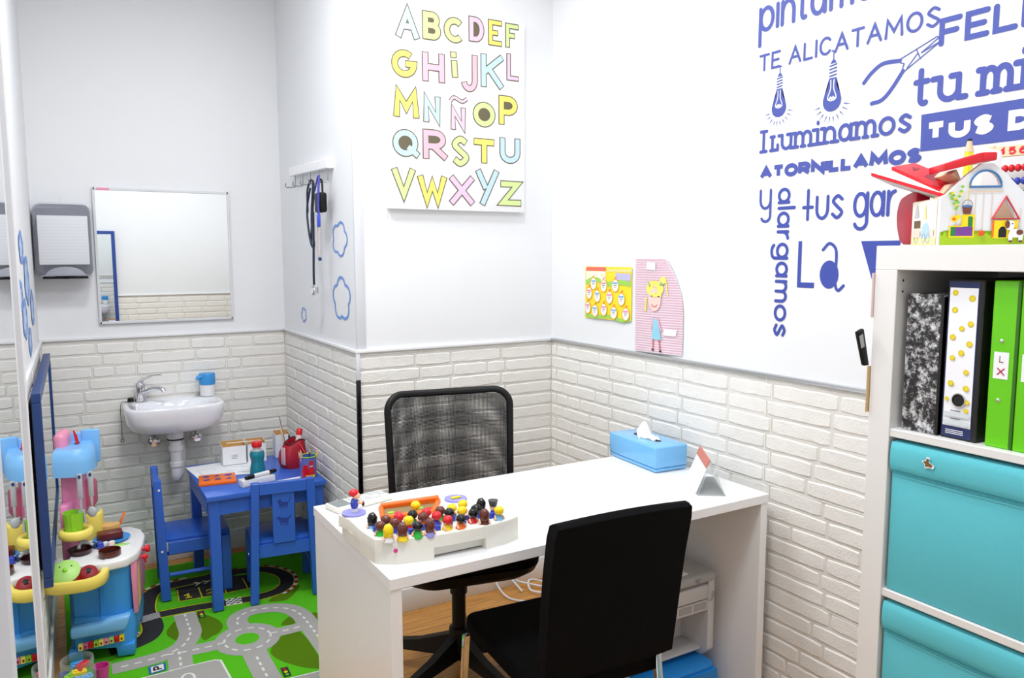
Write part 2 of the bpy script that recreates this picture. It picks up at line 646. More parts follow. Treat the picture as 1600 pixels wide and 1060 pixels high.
def bricks(name, parent, fn, length, seed, z0=.1, off=.02, mitre=0.):
    """relief of bricks; fn(u, z, d) maps along-wall, height, relief to 3d; seams every .40 m, rows .0537"""
    rnd = random.Random(seed)
    mb = MB()
    mb.m = 1
    mb.add([fn(0, 0, .001), fn(length, 0, .001), fn(length, H - .012, .001), fn(0, H - .012, .001)], [(0, 1, 2, 3)])
    RH = .0537
    top = H - .014
    for k in range(22):
        a, b = k * RH, min((k + 1) * RH, top)
        if b - a < .012 or b <= z0: continue
        a = max(a, z0)
        shift = .022 if k % 2 else 0.
        cuts = [0.]
        s = off - .4
        while s < length:
            if s + shift > .03: cuts.append(min(s + shift, length))
            s += .4
        if cuts[-1] < length: cuts.append(length)
        for c0, c1 in zip(cuts, cuts[1:]):
            if c1 - c0 < .004: continue
            ends = [c0]
            while c1 - ends[-1] > .27:
                ends.append(ends[-1] + rnd.choice((.09, .16, .2, .22, .24)))
            if c1 - ends[-1] < .05 and len(ends) > 1: ends.pop()
            ends.append(c1)
            for e0, e1 in zip(ends, ends[1:]):
                g = .0035
                x0, x1, y0, y1 = e0 + g, e1 - g, a + g, b - g
                if x1 - x0 < .008: continue
                d = rnd.uniform(.003, .0055)
                n = max(2, int((x1 - x0) / .03))
                out, inn = [], []
                for i in range(n + 1):
                    out.append((x0 + (x1 - x0) * i / n, y0 + rnd.uniform(-.0012, .0022)))
                out[0] = (x0 + .002, y0 + .003)
                out[-1] = (x1 - .002, y0 + .003)
                out.append((x1, (y0 + y1) / 2))
                up_ = []
                for i in range(n + 1):
                    up_.append((x1 - (x1 - x0) * i / n, y1 - rnd.uniform(-.001, .0022)))
                up_[0] = (x1 - .002, y1 - .003)
                up_[-1] = (x0 + .002, y1 - .003)
                out += up_ + [(x0, (y0 + y1) / 2)]
                cx, cy = (x0 + x1) / 2, (y0 + y1) / 2
                hx, hy = (x1 - x0) / 2, (y1 - y0) / 2
                for p in out:
                    inn.append((cx + (p[0] - cx) * (hx - .003) / hx, cy + (p[1] - cy) * (hy - .0035) / hy))
                m = len(out)
                vs = [fn(p[0], p[1], .001) for p in out] + [fn(p[0], p[1], d + rnd.uniform(-.0008, .0008)) for p in inn] + [fn(cx, cy, d)]
                fs = [(i, (i + 1) % m, m + (i + 1) % m, m + i) for i in range(m)] + [(m + i, m + (i + 1) % m, 2 * m) for i in range(m)]
                mb.m = 0
                mb.add(vs, fs)
        mb.m = 2
        for c in cuts[1:-1]:
            mb.add([fn(c - .0016, a, .004), fn(c + .0016, a, .004), fn(c + .0016, b, .004), fn(c - .0016, b, .004)], [(0, 1, 2, 3)])
        if k in (14, 8, 2):
            mb.add([fn(0, a - .0018, .0042), fn(length, a - .0018, .0042), fn(length, a + .0018, .0042), fn(0, a + .0018, .0042)], [(0, 1, 2, 3)])
    return struct(mb.build(name, [BRICK, GROUT, SEAM], parent, ang=14))


def xw(y): return XL - .022 * (DA - y)


T_ = .1
wall_back = struct(MB().box((XO, 0, 0), (T_, T_, ZC)).build('wall_back', PLASTER))
wall_right = struct(MB().box((0, YF - T_, 0), (T_, 0, ZC)).build('wall_right', PLASTER))
wall_side = struct(MB().box((XO, T_, 0), (XO + T_, DA, ZC)).build('wall_alcove_side', PLASTER))
wall_alc = struct(MB().box((XL - T_, DA, 0), (XO + T_, DA + T_, ZC)).build('wall_alcove_back', PLASTER))
wall_left = struct(MB().prism([(xw(YF) - T_, YF - T_), (xw(YF - T_), YF - T_), (XL, DA), (XL - T_, DA)], 0, ZC).build('wall_left', PLASTER))
wall_front = struct(MB().box((xw(YF), YF - T_, 0), (0, YF, ZC)).build('wall_front', PLASTER))
bricks('brick_cladding', wall_back, lambda u, z, d: (-u, -d, z), -XO, 11, off=.24)
bricks('brick_cladding', wall_right, lambda u, z, d: (-d, -u, z), -YF, 12, off=.42)
bricks('brick_cladding', wall_side, lambda u, z, d: (XO - d, u, z), DA, 13, off=.30)
bricks('brick_cladding', wall_alc, lambda u, z, d: (XO - u, DA - d, z), XO - XL, 14, off=.27)
bricks('brick_cladding', wall_left, lambda u, z, d: (xw(DA - u) + d, DA - u, z), DA - YF, 15)
bricks('brick_cladding', wall_front, lambda u, z, d: (-u, YF + d, z), -xw(YF), 16)

RAILW = mat('rail_white', (240, 240, 242), .4)
RAILG = mat('rail_metal', (196, 198, 200), .3, .6)
r0, r1 = H - .012, H
struct(MB().box((XO - .012, -.012, r0), (0, 0, r1), .002).build('trim_1', RAILW))
struct(MB().box((-.012, YF, r0), (0, -.012, r1), .002).build('trim_2', RAILG))
struct(MB().box((XO - .012, 0, r0), (XO, DA, r1), .002).build('trim_3', RAILW))
struct(MB().box((XL, DA - .012, r0), (XO - .012, DA, r1), .002).build('trim_4', RAILW))
struct(MB().prism([(xw(YF), YF), (xw(YF) + .012, YF), (XL + .012, DA - .012), (XL, DA - .012)], r0, r1, .002).build('trim_5', RAILW))
struct(MB().box((xw(YF) + .012, YF, r0), (-.012, YF + .012, r1), .002).build('trim_6', RAILW))
# corner guards at the outer corner: white above, metal below, tinted dark for the black it reflects
t7 = MB()
t7.box((XO - .003, -.003, H), (XO + .034, 0, ZC), .001)
t7.box((XO - .003, 0, H), (XO, .012, ZC))
t7.box((XO - .010, -.010, .985), (XO + .006, .001, H - .012), .002)
struct(t7.build('trim_7', mat('corner_white', (226, 228, 234), .5)))
struct(MB().box((XO - .011, -.011, 0), (XO + .007, .001, .985), .003).build('trim_8', DKMETAL))
# baseboards
struct(MB().box((XO, -.014, 0), (0, 0, .1), .003).build('baseboard_back', WHITE))
struct(MB().box((-.014, YF, 0), (0, 0, .1), .003).build('baseboard_right', WHITE))
struct(MB().box((XO - .014, 0, 0), (XO, DA, .1), .003).build('baseboard_side', WHITE))
struct(MB().box((XL, DA - .014, 0), (XO, DA, .1), .003).build('baseboard_alcove', WHITE))
struct(MB().prism([(xw(YF), YF), (xw(YF) + .014, YF), (XL + .014, DA), (XL, DA)], 0, .1, .003).build('baseboard_left', WHITE))
struct(MB().box((xw(YF), YF, 0), (0, YF + .014, .1), .003).build('baseboard_front', WHITE))

# ceiling light fixtures
LAMPG = bpy.data.materials.new('lamp_diffuser')
LAMPG.use_nodes = True
_b = LAMPG.node_tree.nodes['Principled BSDF']
_b.inputs['Emission Color'].default_value = (1, .98, .95, 1)
_b.inputs['Emission Strength'].default_value = 3
for i, (lx, ly, lw) in enumerate(LIGHT_SPOTS):
    where = ['over the alcove side', 'over the wall with the alphabet board', 'by the left wall beside the white framed mirror panel', 'over the black padded chair'][i]
    t = thing('ceiling_light', 'round white recessed ceiling light ' + where, 'light', (lx, ly, ZC), group='ceiling lights')
    MB().lathe([(.155, 0), (.18, 0), (.18, -.012), (.155, -.02)], seg=32, cap0=False, cap1=False).build('ring', WHITEG, t)
    MB().lathe([(.0, -.004), (.155, -.004)], seg=32, cap0=False, cap1=False).build('diffuser', LAMPG, t)

# ------------------------------------------------------------------ lettering
CAPS = {
    'A': (.8, [[(0, 0), (.5, 1), (1, 0)], [(.2, .36), (.8, .36)]]),
    'B': (.68, ['c', [(0, .52), (0, 1), (.55, 1)] + arc(.55, .76, .35, .24, 90, -90)[1:], 'c', [(0, 0), (0, .52), (.6, .52)] + arc(.6, .26, .4, .26, 90, -90)[1:]]),
    'C': (.75, [arc(.5, .5, .5, .5, 42, 318, 20)]),
    'D': (.72, ['c', [(0, 0), (0, 1), (.4, 1)] + arc(.4, .5, .6, .5, 90, -90)[1:]]),
    'E': (.58, [[(1, 1), (0, 1), (0, 0), (1, 0)], [(0, .5), (.85, .5)]]),
    'F': (.56, [[(1, 1), (0, 1), (0, 0)], [(0, .5), (.85, .5)]]),
    'G': (.8, [arc(.5, .5, .5, .5, 48, 350, 20) + [(1, .5), (.55, .5)]]),
    'H': (.72, [[(0, 0), (0, 1)], [(1, 0), (1, 1)], [(0, .5), (1, .5)]]),
    'I': (0., [[(0, 0), (0, 1)]]),
    'J': (.55, [[(1, 1), (1, .28)] + arc(.5, .28, .5, .28, 0, -165)]),
    'K': (.72, [[(0, 0), (0, 1)], [(1, 1), (0, .42)], [(.3, .6), (1, 0)]]),
    'L': (.55, [[(0, 1), (0, 0), (1, 0)]]),
    'M': (.95, [[(0, 0), (.08, 1), (.5, .3), (.92, 1), (1, 0)]]),
    'N': (.74, [[(0, 0), (0, 1), (1, 0), (1, 1)]]),
    'O': (.8, ['c', ell(.5, .5, .5, .5)]),
    'P': (.66, [[(0, 0), (0, .5)], 'c', [(0, .42), (0, 1), (.5, 1)] + arc(.5, .71, .5, .29, 90, -90)[1:]]),
    'Q': (.8, ['c', ell(.48, .5, .48, .5), [(.58, .34), (1, 0)]]),
    'R': (.7, [[(0, 0), (0, .5)], 'c', [(0, .42), (0, 1), (.5, 1)] + arc(.5, .71, .45, .29, 90, -90)[1:], [(.4, .42), (1, 0)]]),
    'S': (.66, [spline([(.93, .84), (.5, 1), (.08, .77), (.45, .53), (.93, .25), (.5, 0), (.04, .17)], 6)]),
    'T': (.7, [[(0, 1), (1, 1)], [(.5, 1), (.5, 0)]]),
    'U': (.72, [[(0, 1), (0, .4)] + arc(.5, .4, .5, .4, 180, 360)[1:] + [(1, 1)]]),
    'V': (.76, [[(0, 1), (.5, 0), (1, 1)]]),
    'W': (1., [[(0, 1), (.26, 0), (.5, .8), (.74, 0), (1, 1)]]),
    'X': (.8, [[(0, 0), (1, 1)], [(0, 1), (1, 0)]]),
    'Y': (.8, [[(0, 1), (.42, .45)], [(1, 1), (.25, 0)]]),
    'Z': (.7, [[(.05, 1), (.95, 1), (0, 0), (1, 0)]]),
    '1': (.35, [[(0, .75), (.6, 1), (.6, 0)], [(.1, 0), (1, 0)]]),
    '2': (.6, [arc(.5, .72, .5, .28, 170, -40) + [(0, 0), (1, 0)]]),
    '4': (.7, [[(.75, 0), (.75, 1), (0, .3), (1, .3)]]),
    '5': (.62, [[(.95, 1), (.1, 1), (.05, .55)] + arc(.45, .33, .5, .33, 120, -150)]),
    '6': (.66, ['c', ell(.5, .3, .5, .3), arc(.7, .35, .7, .65, 100, 182)]),
}
LOWER = {
    'a': (.82, [ell(.45, .5, .45, .5) + [(.9, .5)], [(.95, 1), (.95, 0)]]),
    'p': (.86, [ell(.52, .5, .48, .5) + [(1, .5)], [(0, 1), (0, -.68)]]),
    'i': (0., [[(0, 1), (0, 0)], [(0, 1.42), (0, 1.5)]]),
    'n': (.74, [[(0, 1), (0, 0)], [(0, .5)] + arc(.5, .5, .5, .5, 165, 0) + [(1, 0)]]),
    't': (.5, [[(.4, 1.5), (.4, .25)] + arc(.7, .25, .3, .25, 180, 300)[1:], [(0, 1), (.95, 1)]]),
    '+': (.62, [[(.5, 1.35), (.5, -.02)], [(0, .55), (1, .55)]]),
    'm': (1.2, [[(0, 1), (0, 0)], [(0, .5)] + arc(.25, .6, .25, .4, 165, 0) + [(.5, 0)], [(.5, .5)] + arc(.75, .6, .25, .4, 165, 0) + [(1, 0)]]),
    'o': (.86, [ell(.5, .5, .5, .5) + [(1, .5)]]),
    's': (.66, [spline([(.93, .84), (.5, 1), (.08, .77), (.45, .53), (.93, .25), (.5, 0), (.04, .17)], 6)]),
    'u': (.72, [[(0, 1), (0, .42)] + arc(.5, .42, .5, .42, 180, 360)[1:] + [(1, 1)], [(1, 1), (1, 0)]]),
    'v': (.72, [[(0, 1), (0, .42)] + arc(.5, .42, .5, .42, 180, 360)[1:] + [(1, 1)]]),
    'l': (0., [[(0, 1.55), (0, 0)]]),
    'r': (.45, [[(0, 1), (0, 0)], [(0, .45)] + arc(.95, .45, .95, .55, 165, 95)]),
    'g': (.84, [ell(.47, .5, .47, .5) + [(.94, .5)], [(1, 1), (1, -.25)] + arc(.52, -.25, .48, .33, 0, -160)[1:]]),
    'y': (.74, [[(0, 1), (0, .5)] + arc(.5, .5, .5, .42, 180, 350)[1:], [(1, 1), (1, -.3)] + arc(.55, -.3, .45, .3, 0, -150)[1:]]),
    'I': (.5, [[(.5, 1.5), (.5, 0)], [(0, 1.5), (1, 1.5)], [(0, 0), (1, 0)]]),
    'L': (.6, [[(.25, 1), (.25, 0)], [(0, 1), (.5, 1)], [(0, 0), (1, 0), (1, .35)]]),
}
SERIF = {'u': [(0, 1, -.3, .0), (1, 1, -.3, 0), (1, 0, 0, .28)], 'm': [(0, 1, -.22, 0), (0, 0, -.2, .2), (.5, 0, -.12, .16), (1, 0, -.14, .22)],
         'i': [(0, 1, -.35, 0), (0, 0, -.4, .4)], 'n': [(0, 1, -.25, 0), (0, 0, -.25, .25), (1, 0, -.25, .25)], 'a': [(.95, 0, 0, .25)]}


def strokes(table, ch):
    w, raw = table[ch]
    out, closed = [], False
    for r in raw:
        if r == 'c':
            closed = True
            continue
        out.append((r, closed))
        closed = False
    return w, out


def write(mb, text, fn, u0, u1, v0, h, t, table, gap=.32, serif=False, rnd=True, slant=0.):
    """draw text between u0 and u1 with cap/x height h and stroke t"""
    X, lay = 0., []
    for ch in text:
        if ch == ' ':
            X += .45
            continue
        w = table[ch][0]
        pad = .16 if serif and ch in 'i' else 0.
        lay.append((ch, X + pad, w))
        X += w + gap + 2 * pad
    X -= gap
    sx = (u1 - u0 - t) / max(X, 1e-6)
    for ch, x, w in lay:
        for pts, cl in strokes(table, ch)[1]:
            q = [(u0 + t / 2 + (x + p[0] * w) * sx, v0 + t / 2 + p[1] * (h - t)) for p in pts]
            q = [(a + slant * (b - v0), b) for a, b in q]
            mb.ribbon(q, t, fn, cl, rnd)
        if serif:
            for px, py, l, r in SERIF.get(ch, []):
                uu, vv = u0 + t / 2 + (x + px * w) * sx, v0 + t / 2 + py * (h - t)
                mb.ribbon([(uu + l * sx, vv), (uu + r * sx, vv)], t, fn, False, rnd)
    return mb


def WR(u, v, d=.0012): return (-d, -u, v)


def WMB(): return MB().lifted((-.00003, 0, 0))


def decal(label, mb, m=DECAL, name='wall_lettering', cat='wall lettering'):
    o = mb.build(name, m, smooth=False)
    return tag(o, label, cat)


decal('blue lowercase wall word pintamos, topmost line cut by the photo edge', write(WMB(), 'pintamos', WR, 1.140, 1.590, 2.14, .076, .0125, LOWER))
decal('thin blue capital wall word TE at the start of the second line', write(WMB(), 'TE', WR, 1.147, 1.228, 2.024, .051, .0074, CAPS, .3))
decal('thin blue capital wall word ALICATAMOS under the top word', write(WMB(), 'ALICATAMOS', WR, 1.258, 1.715, 2.024, .051, .0074, CAPS, .3))
decal('wide blue capital wall letters FELI at the upper right', write(WMB(), 'FELI', WR, 1.712, 1.915, 1.974, .067, .0135, CAPS, .27))
decal('blue typewriter wall word tu beside the pliers drawing', write(WMB(), 'tu', WR, 1.652, 1.775, 1.838, .068, .0145, LOWER, .5, True))
decal('blue typewriter wall letters mi cut by the right photo edge', write(WMB(), 'mi', WR, 1.818, 1.930, 1.838, .068, .0145, LOWER, .42, True))
decal('blue typewriter wall word Iluminamos below the two bulbs', write(WMB(), 'ILuminamos', WR, 1.158, 1.655, 1.778, .050, .0098, LOWER, .36, True))
decal('heavy blue capital wall word ATORNILLAMOS', write(WMB(), 'ATORNILLAMOS', WR, 1.163, 1.686, 1.699, .039, .0128, CAPS, .30, rnd=False))
decal('single blue letter y on the wall left of the vertical word', write(WMB(), 'y', WR, 1.165, 1.213, 1.601, .068, .0088, LOWER))
decal('blue wall word alargamos written vertically downwards', write(WMB(), 'alargamos', lambda u, v: (-.0012, -v, -u), -1.668, -1.218, 1.236, .047, .0098, LOWER, .3), DECAL2)
decal('thin blue lowercase wall word tus', write(WMB(), '+vs', WR, 1.326, 1.467, 1.567, .07, .0095, LOWER, .3), DECAL2)
decal('thin blue lowercase wall letters gar running behind the red toy roof', write(WMB(), 'gar', WR, 1.495, 1.625, 1.568, .070, .0098, LOWER, .26), DECAL2)
mb = WMB()
mb.ribbon([(1.3245, 1.508), (1.3245, 1.379)], .0125, WR, rnd=False)
mb.ribbon([(1.3185, 1.3795), (1.378, 1.3795)], .0155, WR, rnd=False)
mb.poly2(ell(1.4275, 1.412, .031, .040, 28), WR)
mb.ribbon(spline([(1.404, 1.482), (1.425, 1.500), (1.447, 1.482), (1.449, 1.43), (1.449, 1.385), (1.459, 1.368), (1.476, 1.382)], 6), .0085, WR)
decal('blue wall word La with a filled round a, low on the wall', mb, DECAL2)
mb = WMB()
mb.poly2([(1.525, 1.505), (1.640, 1.505), (1.640, 1.498), (1.590, 1.36), (1.585, 1.34)], WR)
mb.ribbon([(1.655, 1.500), (1.68, 1.500)], .008, WR, rnd=False)
decal('big blue wedge shaped wall letter partly hidden behind the shelf top', mb, DECAL2)
mb = WMB()
mb.poly2([(1.680, 1.7265), (2.30, 1.7265), (2.30, 1.8175), (1.678, 1.8175)], lambda u, v: WR(u, v, .0010))
mb.m = 1
write(mb, 'TUS D', lambda u, v: WR(u, v, .0016), 1.692, 1.940, 1.749, .046, .0155, CAPS, .42, rnd=False)
decal('white words TUS D on a solid blue wall banner', mb, [DECAL, WVINYL])


def bulb(label, y, dz, s):
    mb = WMB()
    F = lambda u, v: WR(y + u * s, 1.94 + dz + v * s)
    mb.ribbon([(0, .095), (0, .07)], .003, F, rnd=False)
    mb.ribbon([(-.006, .096), (.006, .093)], .004, F)
    mb.poly2([(-.010, .062), (.010, .063), (.004, .072), (-.003, .072)], F)
    for i in range(4):
        mb.ribbon([(-.012, .056 - i * .009), (.012, .059 - i * .009)], .0035, F, rnd=False)
    prof = [(.011, .024), (-.011, .024), (-.013, .004), (-.018, -.008), (-.025, -.020), (-.029, -.034), (-.028, -.046), (-.022, -.057), (-.012, -.064), (0, -.066), (.012, -.064), (.022, -.057), (.028, -.046), (.029, -.034), (.025, -.020), (.018, -.008), (.013, .004)]
    mb.poly2(prof, F)
    mb.m = 1
    G = lambda u, v: (F(u, v)[0] - .0006, *F(u, v)[1:])
    mb.ribbon(spline([(-.005, .018), (-.005, -.005), (-.013, -.026), (-.011, -.034), (0, -.037), (.011, -.034), (.013, -.026), (.005, -.005), (.005, .018)], 5), .003, G)
    mb.ribbon([(-.009, -.033), (-.004, -.028), (0, -.034), (.004, -.028), (.009, -.033)], .005, G)
    mb.m = 0
    for a in (-165, -148, -130, -112, -97, -82, -65, -48, -30, -14):
        c, q = math.cos(math.radians(a)), math.sin(math.radians(a))
        mb.poly2([(.040 * c - .0015 * q, -.04 + .040 * q + .0015 * c), (.040 * c + .0015 * q, -.04 + .040 * q - .0015 * c), (.064 * c, -.04 + .060 * q)], F)
    return decal(label, mb, [DECAL, WVINYL], 'bulb_decal', 'wall decal')


bulb('blue light bulb decal hanging from the letter E, left of the two', 1.228, 0, .92)
bulb('blue light bulb decal hanging from the letter C, right of the two', 1.413, -.006, 1.02)
mb = WMB()
mb.ribbon(spline([(1.511, 1.926), (1.533, 1.948), (1.565, 1.965), (1.612, 1.963)], 6), .0105, WR)
mb.ribbon(spline([(1.537, 1.868), (1.565, 1.872), (1.590, 1.893), (1.622, 1.935)], 6), .0105, WR)
for a in ([(1.612, 1.966), (1.708, 2.001), (1.722, 1.990), (1.624, 1.933)], [(1.612, 1.958), (1.624, 1.953), (1.618, 1.935)], [(1.655, 1.983), (1.668, 1.955)],
          [(1.632, 1.94), (1.660, 1.972)], [(1.668, 1.970), (1.712, 1.997)], [(1.668, 1.970), (1.718, 1.988)]):
    mb.ribbon(a, .0028, WR, rnd=False)
decal('blue pliers decal pulling at the letter F', mb, DECAL, 'pliers_decal', 'wall decal')


def cloud_shape(cy, cz, w, h, seed):
    pts = []
    for i in range(60):
        a = 2 * PI * i / 60
        r = .80 + .24 * abs(math.sin(2.5 * a + seed)) ** .8
        pts.append((cy + w * r * math.cos(a), cz + h * r * math.sin(a)))
    return pts


for i, (cy, cz, w, h, tw, lb) in enumerate(((.184, 1.533, .090, .066, .010, 'pale blue cloud outline sticker just below the coat rack end'),
                                            (.178, 1.292, .105, .084, .012, 'large blue cloud outline sticker low on the alcove side wall'),
                                            (.735, 1.191, .038, .032, .008, 'tiny blue cloud outline sticker near the alcove corner'))):
    mb = WMB().ribbon(cloud_shape(cy, cz, w, h, i + 3), tw, lambda u, v: (XO - .0015, u, v), True)
    decal(lb, mb, CLOUD, 'cloud_sticker', 'sticker')
for i, (cy, cz, w, h, lb) in enumerate(((.18, 1.496, .11, .046, 'blue cloud sticker on the left wall, topmost of the cluster'), (.40, 1.382, .14, .080, 'largest blue cloud sticker on the left wall, level with the dispenser bottom'),
                                        (.00, 1.345, .09, .040, 'blue cloud sticker on the left wall nearest the framed mirror edge'), (.66, 1.268, .11, .060, 'blue cloud sticker on the left wall below the largest cloud'),
                                        (.14, 1.262, .12, .058, 'blue cloud sticker low on the left wall beside the white mirror frame'), (.36, 1.165, .09, .042, 'lowest pale blue cloud sticker just above the left wall rail'))):
    sh = cloud_shape(cy, cz, w, h, i + 20)
    mb = MB().poly2(sh, lambda u, v: (xw(u) + .001, u, v))
    mb.m = 1
    mb.ribbon(sh, .022, lambda u, v: (xw(u) + .002, u, v), True)
    decal(lb, mb, [CLOUDL, CLOUD], 'cloud_sticker', 'sticker')

# ------------------------------------------------------------------ alphabet canvas
t = thing('alphabet_board', 'white canvas board with pastel alphabet letters on the back wall', 'wall board', (-.465, -.001, 2.035))
MB().box((-.305, -.03, -.388), (.305, 0, .388), .003).build('canvas', mat('canvas_white', (246, 246, 248), .7), t)
PB, PG, PP, PY, PK = (mat('pastel_' + n, c, .7, var=0) for n, c in (('blue', (192, 220, 242)), ('green', (212, 230, 156)), ('pink', (238, 198, 224)), ('yellow', (254, 232, 112)), ('rose', (244, 186, 202))))
OUTL = mat('letter_outline', (104, 96, 74), .7, var=0)
LET = [('A', PB, -.733, -.636, 2.291, 2.404), ('B', PG, -.624, -.543, 2.297, 2.406), ('C', PG, -.533, -.436, 2.299, 2.399), ('D', PP, -.423, -.351, 2.315, 2.415), ('E', PY, -.334, -.270, 2.312, 2.415),
       ('F', PG, -.255, -.190, 2.314, 2.412), ('G', PY, -.754, -.646, 2.143, 2.249), ('H', PK, -.627, -.528, 2.140, 2.252), ('I', PG, -.505, -.468, 2.167, 2.267), ('J', PK, -.460, -.382, 2.118, 2.266),
       ('K', PB, -.370, -.265, 2.145, 2.277), ('L', PP, -.249, -.189, 2.183, 2.292), ('M', PY, -.749, -.640, 1.995, 2.101), ('N', PB, -.625, -.548, 1.985, 2.087), ('N', PP, -.507, -.437, 1.965, 2.055),
       ('O', PG, -.407, -.301, 1.985, 2.087), ('P', PY, -.287, -.195, 2.003, 2.122), ('Q', PB, -.755, -.643, 1.846, 1.952), ('R', PK, -.629, -.523, 1.844, 1.960), ('S', PG, -.508, -.419, 1.821, 1.945),
       ('T', PY, -.403, -.307, 1.841, 1.941), ('U', PB, -.283, -.182, 1.846, 1.952), ('V', PG, -.759, -.662, 1.688, 1.803), ('W', PY, -.652, -.526, 1.669, 1.780), ('X', PP, -.512, -.404, 1.671, 1.785),
       ('Y', PB, -.393, -.288, 1.672, 1.816), ('Z', PG, -.283, -.178, 1.671, 1.777)]
for i, (ch, m, x0, x1, z0, z1) in enumerate(LET):
    mb = MB().lifted((0, -.00008, 0))
    cx, cz = (x0 + x1) / 2 + .465, (z0 + z1) / 2 - 2.035
    sh = -.06
    w, h = x1 - x0, z1 - z0
    tk = min(.029, w * .36) if ch != 'I' else w * .78
    for lay, (tt, dep) in enumerate(((tk, .0312), (tk - .0084, .0314))):
        mb.m = lay
        fn = lambda u, v, d=dep: (u, -d, v)
        for pts, cl in strokes(CAPS, ch)[1]:
            q = [(x0 + .465 + tk / 2 + p[0] * (w - tk), z0 - 2.035 + tk / 2 + p[1] * (h - tk)) for p in pts]
            if ch == 'I':
                q = [(cx, z0 - 2.035), (cx, z0 - 2.035 + h * .66)] if False else [(cx + .002, z0 - 2.035 + .003 * lay), (cx - .002, z0 - 2.035 + h * .68 - .003 * lay)]
                mb.ribbon([(cx - .004, z1 - 2.035 - h * .25 + .003 * lay), (cx - .005, z1 - 2.035 - .003 * lay)], tt, fn, False, False)
            elif not cl and lay == 1:
                e0, e1 = Vector(q[0]), Vector(q[1])
                q[0] = tuple(e0 + (e1 - e0).normalized() * .0031)
                e0, e1 = Vector(q[-1]), Vector(q[-2])
                q[-1] = tuple(e0 + (e1 - e0).normalized() * .0031)
            if cl and lay == 0:
                mb.poly2(q, fn)
            if ch != 'I' and not cl:
                k0, k1 = Vector(q[0]), Vector(q[-1])
                d0, d1 = (k0 - Vector(q[1])).normalized(), (k1 - Vector(q[-2])).normalized()
                free0 = not any(0.02 < p for p in ())
                # extend free ends so strokes reach the letter's full height
                if ch in 'AFHKLMNPQRTUVWXYZEIJ':
                    ext = tk / 2
                    q[0] = tuple(k0 + d0 * (ext if pts[0][1] in (0, 1) or pts[0][0] in (0, 1) and len(pts) == 2 and pts[0][1] in (0, 1) else 0))
                    q[-1] = tuple(k1 + d1 * (ext if pts[-1][1] in (0, 1) else 0))
            mb.ribbon(q, tt, fn, cl, False)
    if i == 14:
        for lay, (tt, dep) in enumerate(((.017, .0312), (.0095, .0314))):
            mb.m = lay
            mb.ribbon(spline([(-.513 + .465 + .006, .040), (-.490 + .465, .056), (-.455 + .465, .043), (-.431 + .465, .056)], 6), tt, lambda u, v, d=dep: (u, -d, v), False, False)
    mb.build('letter', [OUTL, m], t, smooth=False)

# ------------------------------------------------------------------ papers on the right wall
mb = MB().lifted((-.00003, 0, 0))
F = lambda u, v: (-.004 - .004 * math.sin(max(0, min(1, (u - .257) / .3)) * PI), -u, v)
mb.sheet(lambda a, b: F(.257 + .300 * a, 1.209 + b * .212 + .006 * a * (1 - b)), 10, 4)
FD = lambda u, v, d=.0012: (F(u, v)[0] - d, -u, v)
mb.m = 1
mb.ribbon(spline([(.262, 1.222), (.33, 1.217), (.42, 1.225), (.50, 1.214), (.552, 1.22)], 5), .014, FD, rnd=False)
mb.ribbon([(.262, 1.355), (.32, 1.373), (.42, 1.352), (.50, 1.362), (.552, 1.355)], .020, FD, rnd=False)
mb.m = 2
mb.poly2([(.262, 1.404), (.40, 1.404), (.402, 1.419), (.268, 1.419)], FD)
mb.m = 3
mb.poly2([(.266, 1.366), (.40, 1.366), (.40, 1.402), (.266, 1.402)], FD)
mb.m = 5
for i in range(3): mb.poly2([(.276 + i * .045, 1.378), (.300 + i * .045, 1.378), (.300 + i * .045, 1.396), (.276 + i * .045, 1.396)], FD)
mb.m = 4
mb.poly2([(.462, 1.372), (.552, 1.368), (.552, 1.396), (.462, 1.398)], FD)
mb.m = 5
for i in range(10): mb.ribbon([(.41 + i * .015, 1.402), (.417 + i * .015, 1.412), (.424 + i * .015, 1.402)], .004, FD)
EGGS = [(.318, 1.352), (.388, 1.345), (.462, 1.348), (.288, 1.312), (.346, 1.302), (.427, 1.300), (.500, 1.296), (.280, 1.252), (.332, 1.242), (.392, 1.250), (.456, 1.241), (.528, 1.240)]
for i, (eu, ev) in enumerate(EGGS):
    mb.m = 6
    mb.poly2(ell(eu, ev, .0225, .0265, 16), FD)
    mb.m = 3
    mb.poly2(ell(eu, ev, .0185, .0225, 16), FD)
    mb.m = 2
    mb.ribbon([(eu - .004, ev + .024), (eu + .002, ev + .032), (eu + .006, ev + .034)], .004, FD)
    mb.m = 7 if i % 2 else 8
    mb.ribbon([(eu - .015, ev + .010), (eu + .014, ev + .010)], .008, FD, rnd=False)
    mb.m = 9
    mb.ribbon([(eu - .010, ev + .001), (eu + .009, ev + .001)], .003, FD, rnd=False)
    mb.ribbon([(eu - .008, ev - .006), (eu + .005, ev - .006)], .002, FD, rnd=False)
CALM = [mat('chart_yellow', (250, 226, 40), .6), mat('chart_green', (160, 214, 90), .6), mat('chart_red', (248, 110, 100), .6), mat('chart_white', (248, 248, 246), .6), mat('chart_lilac', (196, 190, 226), .6),
        mat('chart_cream', (252, 240, 190), .6), mat('chart_orange', (250, 186, 60), .6), mat('chart_pink', (230, 150, 190), .6), mat('chart_blue', (130, 180, 230), .6), INK]
tag(mb.build('wall_chart', CALM), 'yellow and green paper chart of white egg shapes taped to the right wall', 'poster')

